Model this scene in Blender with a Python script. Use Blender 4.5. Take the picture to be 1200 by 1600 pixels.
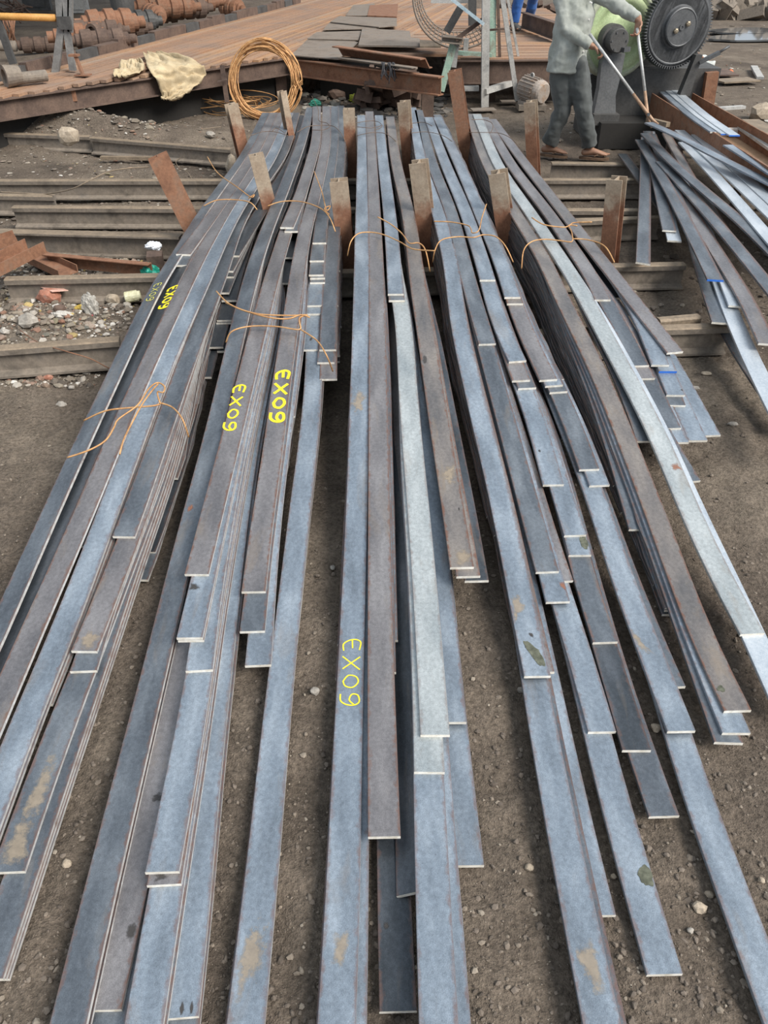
import bpy, bmesh, math, random
import numpy as np
from mathutils import Vector, Matrix, Euler, noise as mnoise

for o in list(bpy.data.objects): bpy.data.objects.remove(o)
scene = bpy.context.scene
COL = scene.collection
random.seed(7); rng = np.random.default_rng(7)

# ------------------------------------------------------------------ camera
CAM_H, PITCH, FPX = 1.85, math.radians(37.5), 1200.0
cam_d = bpy.data.cameras.new('camera'); cam = bpy.data.objects.new('camera', cam_d); COL.objects.link(cam)
cam.location = (0, 0, CAM_H); cam.rotation_euler = (math.pi/2 - PITCH, 0, 0)
cam_d.sensor_fit = 'HORIZONTAL'; cam_d.sensor_width = 36.0; cam_d.lens = 36.0*FPX/1200.0
cam_d.clip_start = 0.05; cam_d.clip_end = 300
scene.camera = cam
# ------------------------------------------------------------------ sky, sun, exposure
world = bpy.data.worlds.new('overcast_sky'); scene.world = world; world.use_nodes = True
bg = world.node_tree.nodes['Background']; bg.inputs[0].default_value = (0.80, 0.895, 1.0, 1); bg.inputs[1].default_value = 0.72
sun_d = bpy.data.lights.new('sun', 'SUN'); sun = bpy.data.objects.new('sun', sun_d); COL.objects.link(sun)
sun_d.energy = 4.3; sun_d.angle = math.radians(30); sun_d.color = (1.0, 0.95, 0.88)
sun.rotation_euler = Vector((-0.58, 0.42, -0.70)).to_track_quat('-Z', 'Y').to_euler()
vs = scene.view_settings
vs.view_transform = 'Standard'; vs.look = 'None'; vs.gamma = 1.0; vs.use_curve_mapping = False; vs.exposure = 0.25

# ------------------------------------------------------------------ pixel -> place
CP, SP = math.cos(PITCH), math.sin(PITCH)
def ray(px, py):
    a, b = (px-600)/FPX, (800-py)/FPX
    return a, CP + b*SP, -SP + b*CP
def atz(px, py, z=0.0):
    dx, dy, dz = ray(px, py); t = (z-CAM_H)/dz
    return Vector((dx*t, dy*t, z))
def aty(px, py, Y):
    dx, dy, dz = ray(px, py); t = Y/dy
    return Vector((dx*t, Y, CAM_H+dz*t))
def sstep(a, b, x):
    t = min(1, max(0, (x-a)/(b-a))); return t*t*(3-2*t)

# ------------------------------------------------------------------ mesh helpers
def tagit(o, label=None, cat=None, group=None, kind=None):
    if label: o['label'] = label
    if cat: o['category'] = cat
    if group: o['group'] = group
    if kind: o['kind'] = kind
    return o
def empty(name, loc, label, cat, group=None):
    o = bpy.data.objects.new(name, None); COL.objects.link(o); o.location = loc; o.empty_display_size = 0.1
    return tagit(o, label, cat, group)
def link_mesh(name, me, parent=None):
    o = bpy.data.objects.new(name, me); COL.objects.link(o)
    if parent is not None:
        o.parent = parent; o.matrix_parent_inverse = Matrix.Translation(-parent.location) if parent.parent is None else Matrix.Identity(4)
        if parent.parent is not None:
            o.matrix_parent_inverse = Matrix.Identity(4)
    return o
class MB:
    """collects geometry in world coordinates"""
    def __init__(s): s.v, s.f, s.m, s.sm = [], [], [], []
    def add(s, v, f, mi=0, smooth=False):
        n = len(s.v); s.v += [tuple(p) for p in v]
        s.f += [tuple(i+n for i in q) for q in f]; s.m += [mi]*len(f); s.sm += [smooth]*len(f); return s
    def box(s, c, size, rot=None, mi=0, bev=0.0):
        hx, hy, hz = size[0]/2, size[1]/2, size[2]/2
        R = rot if rot is not None else Matrix.Identity(3); c = Vector(c)
        v = [c + R@Vector((sx*hx, sy*hy, sz*hz)) for sx in (-1,1) for sy in (-1,1) for sz in (-1,1)]
        f = [(0,1,3,2),(4,6,7,5),(0,4,5,1),(2,3,7,6),(0,2,6,4),(1,5,7,3)]
        return s.add(v, f, mi)
    def beam(s, p0, p1, prof, up=(0,0,1), mi=0, smooth=False):
        """extrude a closed 2D profile (side, up) from p0 to p1"""
        p0, p1 = Vector(p0), Vector(p1); d = (p1-p0).normalized(); up = Vector(up)
        sd = d.cross(up).normalized(); u = sd.cross(d).normalized(); n = len(prof)
        v = [p0+sd*a+u*b for a, b in prof]+[p1+sd*a+u*b for a, b in prof]
        f = [(i, (i+1)%n, n+(i+1)%n, n+i) for i in range(n)]+[tuple(range(n-1,-1,-1)), tuple(range(n, 2*n))]
        return s.add(v, f, mi, smooth)
    def bar(s, p0, p1, w, h, up=(0,0,1), mi=0):
        return s.beam(p0, p1, [(-w/2,-h/2),(w/2,-h/2),(w/2,h/2),(-w/2,h/2)], up, mi)
    def tube(s, pts, r, n=8, mi=0, cap=True):
        pts = [Vector(p) for p in pts]; k = len(pts); rr = r if hasattr(r, '__len__') else [r]*k
        v, f = [], []; prev = None
        for i, p in enumerate(pts):
            t = (pts[min(i+1,k-1)]-pts[max(i-1,0)]).normalized()
            if prev is None:
                a = Vector((0,0,1)) if abs(t.z) < .9 else Vector((1,0,0)); u = t.cross(a).normalized()
            else:
                u = (prev - t*prev.dot(t)); u = u.normalized() if u.length > 1e-6 else prev
            prev = u; w = t.cross(u)
            for j in range(n):
                a = 2*math.pi*j/n; v.append(p+(u*math.cos(a)+w*math.sin(a))*rr[i])
        for i in range(k-1):
            for j in range(n):
                f.append((i*n+j, i*n+(j+1)%n, (i+1)*n+(j+1)%n, (i+1)*n+j))
        if cap: f += [tuple(range(n-1,-1,-1)), tuple(range((k-1)*n, k*n))]
        return s.add(v, f, mi, True)
    def lathe(s, c, axis, prof, n=24, mi=0, smooth=False, mids=None):
        """prof: (along axis, radius) list; closed with end caps"""
        c = Vector(c); ax = Vector(axis).normalized()
        a = Vector((0,0,1)) if abs(ax.z) < .9 else Vector((1,0,0)); u = ax.cross(a).normalized(); w = ax.cross(u)
        v, k = [], len(prof)
        for h, r in prof:
            for j in range(n):
                t = 2*math.pi*j/n; v.append(c+ax*h+(u*math.cos(t)+w*math.sin(t))*r)
        base = len(s.v); s.v += [tuple(p) for p in v]
        for i in range(k-1):
            for j in range(n):
                s.f.append(tuple(base+q for q in (i*n+j, i*n+(j+1)%n, (i+1)*n+(j+1)%n, (i+1)*n+j)))
                s.m.append(mids[i] if mids else mi); s.sm.append(smooth)
        for q in (tuple(range(n-1,-1,-1)), tuple(range((k-1)*n, k*n))):
            s.f.append(tuple(base+i for i in q)); s.m.append(mi); s.sm.append(False)
        return s
    def build(s, name, mats, parent=None, fix=True):
        me = bpy.data.meshes.new(name); me.from_pydata(s.v, [], s.f)
        for m in (mats if isinstance(mats, (list, tuple)) else [mats]): me.materials.append(m)
        me.polygons.foreach_set('material_index', s.m); me.polygons.foreach_set('use_smooth', s.sm)
        if fix:
            bm = bmesh.new(); bm.from_mesh(me); bmesh.ops.recalc_face_normals(bm, faces=bm.faces); bm.to_mesh(me); bm.free()
        me.update(); return place(name, me, parent)
def place(name, me, parent=None):
    """a top-level mesh gets its origin at its base"""
    if parent is not None: return link_mesh(name, me, parent)
    n = len(me.vertices); a = np.empty(n*3); me.vertices.foreach_get('co', a); a = a.reshape(-1, 3)
    lo, hi = a.min(0), a.max(0); c = np.array([(lo[0]+hi[0])/2, (lo[1]+hi[1])/2, lo[2]])
    me.vertices.foreach_set('co', (a-c).ravel()); me.update()
    o = link_mesh(name, me); o.location = Vector(c); return o
def ibeam(w, h, tf, tw):
    """I profile standing: flanges wide in side direction, height up, foot at 0"""
    a, b = w/2, tw/2
    return [(-a,0),(a,0),(a,tf),(b,tf),(b,h-tf),(a,h-tf),(a,h),(-a,h),(-a,h-tf),(-b,h-tf),(-b,tf),(-a,tf)]
def channel(w, h, t):
    """U profile lying open to the top"""
    a = w/2
    return [(-a,0),(a,0),(a,h),(a-t,h),(a-t,t),(-a+t,t),(-a+t,h),(-a,h)]
def angle_prof(w, h, t): return [(0,0),(w,0),(w,t),(t,t),(t,h),(0,h)]
def crom(pts, n=6):
    P = [Vector(p) for p in pts]; out = []
    for i in range(len(P)-1):
        p0, p1, p2, p3 = P[max(i-1,0)], P[i], P[i+1], P[min(i+2,len(P)-1)]
        for j in range(n):
            t = j/n
            out.append(0.5*((2*p1)+(p2-p0)*t+(2*p0-5*p1+4*p2-p3)*t*t+(3*p1-p0-3*p2+p3)*t**3))
    return out+[P[-1]]
def vnoise(x, y, seed=0):
    """vectorised 2D value noise"""
    xi, yi = np.floor(x).astype(np.int64), np.floor(y).astype(np.int64); xf, yf = x-xi, y-yi
    def h(a, b):
        n = (a*374761393 + b*668265263 + seed*1442695041) & 0xffffffff
        n = ((n ^ (n >> 13))*1274126177) & 0xffffffff
        return ((n ^ (n >> 16)) & 0xffff)/65535.0
    u, v = xf*xf*(3-2*xf), yf*yf*(3-2*yf)
    return (h(xi,yi)*(1-u)+h(xi+1,yi)*u)*(1-v)+(h(xi,yi+1)*(1-u)+h(xi+1,yi+1)*u)*v

# ------------------------------------------------------------------ materials
class NT:
    def __init__(s, name):
        s.mat = bpy.data.materials.new(name); s.mat.use_nodes = True; s.nt = s.mat.node_tree; s.N = s.nt.nodes
        s.b = s.N['Principled BSDF']
    def new(s, t, **kw):
        n = s.N.new(t)
        for k, v in kw.items(): setattr(n, k, v)
        return n
    def link(s, a, b): s.nt.links.new(a, b)
    def noise(s, vec, scale, detail=4, rough=.6, dist=0):
        n = s.new('ShaderNodeTexNoise'); n.inputs['Scale'].default_value = scale; n.inputs['Detail'].default_value = detail
        n.inputs['Roughness'].default_value = rough; n.inputs['Distortion'].default_value = dist
        if vec is not None: s.link(vec, n.inputs['Vector'])
        return n.outputs['Fac']
    def ramp(s, fac, stops):
        r = s.new('ShaderNodeValToRGB'); e = r.color_ramp.elements
        while len(e) < len(stops): e.new(0.5)
        for q, (p, c) in zip(e, stops):
            q.position = p; q.color = (c[0], c[1], c[2], 1) if hasattr(c, '__len__') else (c, c, c, 1)
        s.link(fac, r.inputs[0]); return r.outputs[0]
    def mix(s, fac, a, b, mode='MIX'):
        m = s.new('ShaderNodeMix', data_type='RGBA', blend_type=mode)
        for sock, val in ((m.inputs[0], fac), (m.inputs[6], a), (m.inputs[7], b)):
            if isinstance(val, (int, float)): sock.default_value = val
            elif isinstance(val, tuple): sock.default_value = (val[0], val[1], val[2], 1)
            else: s.link(val, sock)
        return m.outputs[2]
    def math(s, op, a, b=None):
        m = s.new('ShaderNodeMath', operation=op)
        for i, val in enumerate((a, b)):
            if val is None: continue
            if isinstance(val, (int, float)): m.inputs[i].default_value = val
            else: s.link(val, m.inputs[i])
        return m.outputs[0]
    def map(s, vec, scale=(1,1,1), loc=None):
        m = s.new('ShaderNodeMapping'); m.inputs['Scale'].default_value = scale; s.link(vec, m.inputs['Vector'])
        if loc is not None: s.link(loc, m.inputs['Location'])
        return m.outputs[0]
    def bump(s, h, strength=.3, dist=.01):
        b = s.new('ShaderNodeBump'); b.inputs['Strength'].default_value = strength; b.inputs['Distance'].default_value = dist
        s.link(h, b.inputs['Height']); s.link(b.outputs[0], s.b.inputs['Normal'])
    def set(s, **kw):
        for k, v in kw.items():
            sock = s.b.inputs[k.replace('_', ' ')]
            if isinstance(v, (int, float)): sock.default_value = v
            elif isinstance(v, tuple): sock.default_value = (v[0], v[1], v[2], 1)
            else: s.link(v, sock)
        return s
def obj_coord(t): return t.new('ShaderNodeTexCoord').outputs['Object']
def world_coord(t): return t.new('ShaderNodeNewGeometry').outputs['Position']
def simple(name, c1, c2, scale=8, rough=.8, metal=0.0, bump=.3, bd=.004, c3=None, fine=60):
    """two or three colours broken up by noise, with fine relief"""
    t = NT(name); co = world_coord(t)
    n = t.noise(co, scale, 6, .65, .3)
    stops = [(.32, c1), (.68, c2)] if c3 is None else [(.28, c1), (.5, c2), (.72, c3)]
    col = t.ramp(n, stops)
    f = t.noise(co, fine, 4, .7)
    col = t.mix(.35, col, t.ramp(f, [(.3, .25), (.7, .85)]), 'OVERLAY')
    t.set(Base_Color=col, Roughness=rough, Metallic=metal)
    t.bump(f, bump, bd); return t.mat
def flat(name, c, rough=.6, metal=0.0):
    t = NT(name); co = world_coord(t); f = t.noise(co, 30, 4)
    t.set(Base_Color=t.mix(.3, c, t.ramp(f, [(.3, .3), (.7, .75)]), 'OVERLAY'), Roughness=rough, Metallic=metal); return t.mat

def bar_material(name, base, dark, light, rust_amt=.5, pale=0.0, rough=.36, metal=.50, dusty=.3):
    """mill scale on a rolled flat: cloudy along the length, rusty margins, dust and droplet marks"""
    t = NT(name); uv = t.new('ShaderNodeUVMap'); uv.uv_map = 'UVMap'
    oi = t.new('ShaderNodeObjectInfo'); rnd = oi.outputs['Random']
    comb = t.new('ShaderNodeCombineXYZ'); t.link(t.math('MULTIPLY', rnd, 91.0), comb.inputs[0]); t.link(t.math('MULTIPLY', rnd, 37.0), comb.inputs[1])
    long = t.noise(t.map(uv.outputs[0], (2.2, 7.0, 1), comb.outputs[0]), 1.5, 3, .5, .2)
    col = t.ramp(long, [(.28, dark), (.5, base), (.72, light)])
    cl = t.noise(t.map(uv.outputs[0], (9.0, 14.0, 1), comb.outputs[0]), 4.0, 7, .78, .3)
    col = t.mix(t.math('MULTIPLY', t.ramp(cl, [(.48, 0.0), (.72, 1.0)]), .40), col, light)
    mo = t.noise(t.map(uv.outputs[0], (1, 1, 1), comb.outputs[0]), 75, 3, .6)
    col = t.mix(.32, col, t.ramp(mo, [(.3, .25), (.7, .78)]), 'OVERLAY')
    gr = t.noise(t.map(uv.outputs[0], (1, 1.6, 1), comb.outputs[0]), 330, 3, .7)
    col = t.mix(.45, col, t.ramp(gr, [(.3, .2), (.7, .8)]), 'OVERLAY')
    # rusty margins
    sep = t.new('ShaderNodeSeparateXYZ'); t.link(uv.outputs[0], sep.inputs[0])
    v = t.math('DIVIDE', sep.outputs[1], .080)
    edge = t.math('ABSOLUTE', t.math('SUBTRACT', v, .5))
    en = t.noise(t.map(uv.outputs[0], (14.0, 20.0, 1), comb.outputs[0]), 2.0, 5, .7)
    er = t.math('ADD', edge, t.math('MULTIPLY', t.math('SUBTRACT', en, .5), .55))
    em = t.math('MULTIPLY', t.ramp(er, [(.40, 0.0), (.52, 1.0)]), rust_amt)
    col = t.mix(em, col, (.20, .105, .075))
    # brown dust patches
    dn = t.noise(t.map(uv.outputs[0], (2.2, 9.0, 1), comb.outputs[0]), 1.3, 5, .6, .6)
    col = t.mix(t.math('MULTIPLY', t.ramp(dn, [(.58, 0.0), (.72, 1.0)]), dusty), col, (.30, .235, .175))
    sp = t.noise(t.map(uv.outputs[0], (1, 1, 1), comb.outputs[0]), 260, 2, .5)
    col = t.mix(t.math('MULTIPLY', t.ramp(sp, [(.68, 0.0), (.74, 1.0)]), .5), col, (.05, .045, .04))
    ro = t.ramp(cl, [(.3, rough+.10), (.7, rough-.06)])
    t.set(Base_Color=col, Metallic=metal, Roughness=ro)
    fine = t.noise(t.map(uv.outputs[0], (1, 1, 1), comb.outputs[0]), 150, 4, .65)
    t.bump(fine, .30, .003); return t.mat
BARM = dict(
    blue=bar_material('mill_scale_blue', (.225,.268,.318), (.155,.186,.222), (.35,.40,.455), .55),
    slate=bar_material('mill_scale_slate', (.125,.143,.165), (.078,.09,.107), (.21,.233,.258), .7),
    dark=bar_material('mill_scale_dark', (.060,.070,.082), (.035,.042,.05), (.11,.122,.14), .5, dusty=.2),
    mauve=bar_material('mill_scale_mauve', (.205,.195,.20), (.135,.132,.14), (.285,.272,.275), .85, dusty=.4),
    pale=bar_material('mill_scale_pale', (.40,.43,.435), (.30,.335,.35), (.52,.55,.55), .4, dusty=.4),
    rusty=bar_material('mill_scale_rusty', (.205,.185,.175), (.125,.122,.125), (.30,.265,.235), 1.0, dusty=.65),
    white=bar_material('mill_scale_bright', (.52,.57,.62), (.40,.45,.51), (.68,.72,.76), .1, rough=.32, dusty=.1),
)
M_side = simple('sheared_lit_bar_side', (.27,.225,.205), (.52,.52,.51), 14, .5, .2, .15, .002, c3=(.40,.33,.30))
M_end = simple('cut_bar_end', (.60,.55,.46), (.88,.85,.78), 40, .6, .1, .2, .002)
M_end_blue = flat('blue_painted_end', (.03,.16,.62), .5)
M_rust = simple('rusty_steel', (.125,.060,.036), (.235,.115,.066), 9, .85, .1, .35, .003, c3=(.20,.13,.09))
M_rust_dk = simple('dark_rusty_steel', (.075,.05,.04), (.15,.10,.075), 7, .85, .1, .35, .003)
def post_material():
    """grey-tan weathered heads running into raw rust lower down"""
    t = NT('weathered_post'); co = world_coord(t); sp = t.new('ShaderNodeSeparateXYZ'); t.link(co, sp.inputs[0])
    n = t.noise(co, 9, 6, .65, .3); f = t.noise(co, 70, 4, .7)
    tan = t.ramp(n, [(.3, (.24,.175,.12)), (.7, (.36,.29,.215))]); rust = t.ramp(n, [(.3, (.17,.075,.042)), (.7, (.27,.135,.08))])
    h = t.math('ADD', sp.outputs[2], t.math('MULTIPLY', t.math('SUBTRACT', n, .5), .35))
    col = t.mix(t.ramp(h, [(.36, 0.0), (.50, 1.0)]), rust, tan)
    t.set(Base_Color=t.mix(.35, col, t.ramp(f, [(.3, .25), (.7, .85)]), 'OVERLAY'), Roughness=.85); t.bump(f, .3, .003); return t.mat
M_post = post_material()
M_rail = simple('weathered_rail', (.10,.085,.07), (.21,.175,.14), 6, .85, .1, .4, .004, c3=(.155,.135,.115), fine=40)
M_rail_top = simple('worn_rail_head', (.16,.125,.09), (.28,.215,.15), 9, .7, .2, .3, .003)
M_wire = simple('rusty_binding_wire', (.38,.19,.075), (.62,.36,.16), 20, .6, .35, .1, .001)
M_wire_dk = simple('dark_binding_wire', (.10,.07,.055), (.20,.14,.10), 20, .6, .3, .1, .001)
M_yellow = flat('yellow_paint', (.90,.74,.02), .6)
M_chalk = flat('faded_yellow_chalk', (.62,.57,.10), .9)
M_grey_paint = simple('grey_painted_steel', (.20,.20,.195), (.40,.39,.37), 6, .7, .1, .25, .003, c3=(.31,.295,.27))
M_mid_grey = simple('dull_grey_steel', (.13,.13,.128), (.24,.235,.225), 6, .7, .15, .25, .003)
M_dk_paint = simple('dark_painted_steel', (.048,.047,.046), (.095,.092,.088), 6, .65, .2, .25, .003)
M_green_paint = simple('peeling_green_paint', (.22,.35,.28), (.34,.46,.37), 10, .7, .05, .3, .003, c3=(.25,.22,.17))
M_stone = simple('grey_stone', (.20,.18,.155), (.36,.33,.29), 25, .95, 0, .5, .006)
M_stone_tan = simple('tan_stone', (.26,.21,.155), (.42,.35,.27), 25, .95, 0, .5, .006)
M_brick = simple('broken_red_brick', (.22,.085,.055), (.34,.15,.10), 25, .95, 0, .5, .006, c3=(.25,.20,.165))
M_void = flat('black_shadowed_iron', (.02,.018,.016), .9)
# ================================================================== ground
def gheight(x, y):
    h = (vnoise(x*1.3, y*1.3, 1)-.5)*.030 + (vnoise(x*5, y*5, 2)-.5)*.020 + (vnoise(x*15, y*15, 3)-.5)*.014 + (vnoise(x*34, y*34, 4)-.5)*.013 + (vnoise(x*80, y*80, 6)-.5)*.007
    h = h - .022
    far = np.clip((y-9.0)/6, 0, 1)
    h = h + far*(vnoise(x*.7, y*.7, 5)-.5)*.10
    h = h + (.30+.10*vnoise(x*5, y*5, 12))*np.exp(-(((x+3.55)/.85)**2+((y-9.05)/.38)**2)) + .06*np.exp(-(((x+2.3)/.8)**2+((y-9.2)/.35)**2))   # spoil heaps by the bed
    h = h + .05*np.exp(-(((x+1.95)/.55)**2+((y-4.25)/.40)**2))*(vnoise(x*9, y*9, 9)+.3)
    return h
def axis(lo, f0, f1, hi, fine, grow=1.12):
    a = list(np.arange(f0, f1, fine)); st = fine
    while a[-1] < hi: st = min(st*grow, 1.5); a.append(a[-1]+st)
    st = fine
    while a[0] > lo: st = min(st*grow, 1.5); a.insert(0, a[0]-st)
    return np.array(a)
gx = axis(-45, -2.9, 2.9, 45, .017); gy = axis(-2.5, .45, 5.6, 110, .017, 1.025)
GX, GY = np.meshgrid(gx, gy); GZ = gheight(GX, GY)
nx, ny = len(gx), len(gy)
gv = np.stack([GX, GY, GZ], -1).reshape(-1, 3)
ii = (np.arange(ny-1)[:, None]*nx + np.arange(nx-1)[None, :]).ravel()
gf = np.stack([ii, ii+1, ii+nx+1, ii+nx], 1)
me = bpy.data.meshes.new('floor'); me.vertices.add(len(gv)); me.vertices.foreach_set('co', gv.ravel())
me.loops.add(gf.size); me.loops.foreach_set('vertex_index', gf.ravel()); me.polygons.add(len(gf))
me.polygons.foreach_set('loop_start', np.arange(len(gf))*4); me.polygons.foreach_set('use_smooth', np.ones(len(gf), bool)); me.update(calc_edges=True)
t = NT('yard_dirt'); co = world_coord(t)
big = t.noise(co, .9, 5, .6, .4); mid = t.noise(co, 6, 6, .65); fin = t.noise(co, 70, 5, .7); grit = t.noise(co, 190, 3, .6)
c = t.ramp(big, [(.32, (.105,.083,.066)), (.52, (.165,.133,.104)), (.7, (.225,.185,.143))])
c = t.mix(.55, c, t.ramp(mid, [(.3, .28), (.7, .72)]), 'OVERLAY')
c = t.mix(.75, c, t.ramp(fin, [(.28, .12), (.72, .85)]), 'OVERLAY')
c = t.mix(t.math('MULTIPLY', t.ramp(grit, [(.66, 0.0), (.74, 1.0)]), .55), c, (.34,.30,.25))
t.set(Base_Color=c, Roughness=.95, Specular_IOR_Level=.2); t.bump(t.math('ADD', fin, t.math('MULTIPLY', grit, .6)), .9, .016)
me.materials.append(t.mat); floor = link_mesh('floor', me); floor['kind'] = 'structure'
def gz(x, y): return float(gheight(np.array([x]), np.array([y]))[0])

# ================================================================== cross rails the bars lie on
RTOP = .15
def rail(px0, py0, px1, py1, label, h=.15, w=.085, top=RTOP, name='support_rail', kind='rail'):
    a, b = atz(px0, py0, top), atz(px1, py1, top); a.z = b.z = top-h
    m = MB()
    if kind == 'rail':
        prof = [(-.055,0),(.055,0),(.055,.012),(.010,.026),(.010,h-.042),(w*.38,h-.034),(w*.40,h-.006),(w*.30,h),(-w*.30,h),(-w*.40,h-.006),(-w*.38,h-.034),(-.010,h-.042),(-.010,.026),(-.055,.012)]
    else: prof = ibeam(w, h, .012, .010)
    m.beam(a, b, prof)
    for k in range(len(prof)):
        if prof[k][1] > h-.012 and prof[(k+1) % len(prof)][1] > h-.012: m.m[k] = 1
    return tagit(m.build(name, [M_rail, M_rail_top]), label, 'rail', 'rails lying across the yard under the bar bundles')
rail(-120, 203, 141, 212, 'weathered rail lying behind the wedge stone, left piece of the farthest row')
rail(143, 214, 362, 232, 'weathered rail from the wedge stone towards the back posts, farthest row')
rail(-160, 281, 1003, 279, 'long rail crossing under all bundles, second row from the back')
rail(-120, 301, 84, 305, 'short rail stub at the left picture edge under the loose wire', top=.14)
rail(20, 322, 1003, 327, 'rail crossing under the bundles just behind the front posts')
rail(862, 254, 1003, 256, 'rail beside the walking man, right of the back posts', kind='i', w=.09)
rail(895, 343, 1030, 338, 'tan-topped rail stub between the front right post and loose bars')
rail(-140, 357, 282, 368, 'rail above the rusty channel offcuts at left', kind='i', w=.10)
rail(8, 434, 1070, 411, 'rail crossing the rubble patch and ending under the right loose bars')
rail(-140, 553, 186, 528, 'front left rail half sunk in the dirt beside the leftmost bundle')
rail(700, 522, 1138, 507, 'front right rail under the ends of the right bundle')
m = MB(); m.beam(atz(1028, 499, .16)-Vector((0,0,.05)), atz(1092, 492, .16)-Vector((0,0,.055)), [(-.03,0),(.03,0),(.03,.045),(.018,.055),(-.018,.055),(-.03,.045)])
tagit(m.build('steel_block', M_rail_top), 'short rusty steel block lying on the front right rail', 'block')

# ================================================================== H posts
def post(px0, py0, px1, py1, Y, label, w=.105, d=.10, yaw=0, depth_lean=0.0, M=None):
    top = aty(px0, py0, Y+depth_lean); base = aty(px1, py1, Y)
    if base.z > 0:                                  # carry the line on down to the dirt
        dirv = (top-base); base = top - dirv*((top.z+.02)/dirv.z)
    prof = ibeam(w, d, .008, .007); prof = [(a, b-d/2) for a, b in prof]
    up = Matrix.Rotation(math.radians(yaw), 3, 'Z') @ Vector((0, 1, 0))
    m = MB(); m.beam(base, top, prof, up)
    return tagit(m.build('steel_post', M or M_post), label, 'post', 'upright H posts holding the bar bundles apart')
FP, BP = 5.05, 7.45
post(246, 243, 294, 341, FP+.25, 'reddish H post leaning far left beside the leftmost bundle', w=.13, yaw=18, M=M_rust)
post(400, 241, 420, 320, FP+.28, 'tan H post between the two left bundles, front row', w=.095, d=.08, yaw=12)
post(529, 281, 542, 400, FP, 'tan H post between the second and middle bundle, front row', w=.11, yaw=0)
post(654, 252, 670, 385, FP, 'tan H post right of the middle bundle, front row', w=.105, yaw=-12)
post(778, 268, 796, 400, FP, 'tan H post between the two right bundles, front row', w=.105, yaw=-16)
post(964, 278, 950, 425, FP, 'tan H post right of the right bundle, front row', w=.10, yaw=-32)
post(361, 162, 381, 245, BP, 'thin H post with dark top left of the back row', w=.10, yaw=26)
post(440, 142, 457, 235, BP, 'narrow leaning post between the two left bundles, back row', w=.06, yaw=35, d=.07)
post(545, 170, 550, 285, BP, 'rusty H post between second and middle bundle, back row', w=.10, yaw=0)
post(631, 158, 638, 240, BP, 'tan H post right of the middle bundle, back row', w=.095, yaw=-15)
post(710, 110, 730, 243, BP, 'tallest rusty post, left of the right bundle in back row', w=.11, yaw=-12, M=M_rust)
post(829, 158, 834, 265, BP, 'two-tone H post beside the walking man, back row', w=.10, yaw=-22)

# ================================================================== flat bars
BW, BT, LP = .080, .011, .0115
YN, YF = 1.35, 4.0                      # below YN the bars lie on the dirt, beyond YF on the rails
def zbase(Y): return .006 + (RTOP-.006)*sstep(YN, YF, Y)
def ztop(Y, kn, kf): return zbase(Y) + (kn+(kf-kn)*sstep(YN+.2, YF+.3, Y))*LP + BT
def solve(px, py, kn, kf):
    z = .2
    for _ in range(14): z = .5*z+.5*ztop(atz(px, py, z).y, kn, kf)
    return atz(px, py, z)
def pchip(xs, ys):
    """monotone cubic through (xs ascending, ys)"""
    xs, ys = np.array(xs, float), np.array(ys, float); h = np.diff(xs); d = np.diff(ys)/h; n = len(xs); m = np.zeros(n)
    for i in range(1, n-1):
        if d[i-1]*d[i] > 0: w1, w2 = 2*h[i]+h[i-1], h[i]+2*h[i-1]; m[i] = (w1+w2)/(w1/d[i-1]+w2/d[i])
    m[0], m[-1] = d[0], d[-1]
    def f(x):
        i = int(np.clip(np.searchsorted(xs, x)-1, 0, n-2)); t = (x-xs[i])/h[i]
        return ((1+2*t)*(1-t)**2*ys[i]+t*(1-t)**2*h[i]*m[i]+t*t*(3-2*t)*ys[i+1]+t*t*(t-1)*h[i]*m[i+1])
    return f
def bar_mesh(P, mat, endmat=None, roll=0.0, w=BW, t=BT):
    """P: top centre points from the far end to the near end"""
    n = len(P); v, uv = [], []; L = 0
    rolls = roll if hasattr(roll, '__len__') else [roll]*n
    for i, p in enumerate(P):
        tg = (P[min(i+1, n-1)]-P[max(i-1, 0)]).normalized()
        sd = Vector((-tg.y, tg.x, 0)).normalized(); up = sd.cross(tg)*-1
        if up.z < 0: up = -up
        r = -math.radians(rolls[i]); s2 = sd*math.cos(r)+up*math.sin(r); u2 = up*math.cos(r)-sd*math.sin(r)
        if i: L += (p-P[i-1]).length
        e = .0012
        v += [p-s2*(w/2-e), p+s2*(w/2-e), p+s2*w/2-u2*e, p+s2*w/2-u2*t, p-s2*w/2-u2*t, p-s2*w/2-u2*e]
        uv.append(L)
    f, mi, fu = [], [], []
    for i in range(n-1):
        a, b = i*6, i*6+6
        for j, mm in ((0, 0), (1, 0), (2, 1), (3, 0), (4, 0), (5, 0)):  # right edge pale as if lit, left edge dark: flank shade set by material
            k = (j+1) % 6
            f.append((a+j, a+k, b+k, b+j)); mi.append(mm)
            y0, y1 = (0, w) if j in (0, 3) else ((.02, .024) if j == 4 else (0.0, .004))
            fu += [(uv[i], y0), (uv[i], y1), (uv[i+1], y1), (uv[i+1], y0)]
    f += [(5,4,3,2,1,0), tuple((n-1)*6+j for j in range(6))]; mi += [2, 2]; fu += [(0, 0)]*12
    me = bpy.data.meshes.new('flat_bar'); me.from_pydata(v, [], f)
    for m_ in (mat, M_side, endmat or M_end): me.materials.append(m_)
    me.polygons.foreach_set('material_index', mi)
    ul = me.uv_layers.new(name='UVMap'); ul.data.foreach_set('uv', np.array(fu, float).ravel())
    bm = bmesh.new(); bm.from_mesh(me); bmesh.ops.recalc_face_normals(bm, faces=bm.faces); bm.to_mesh(me); bm.free()
    return me
BARS, ROLLS = {}, {}
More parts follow.
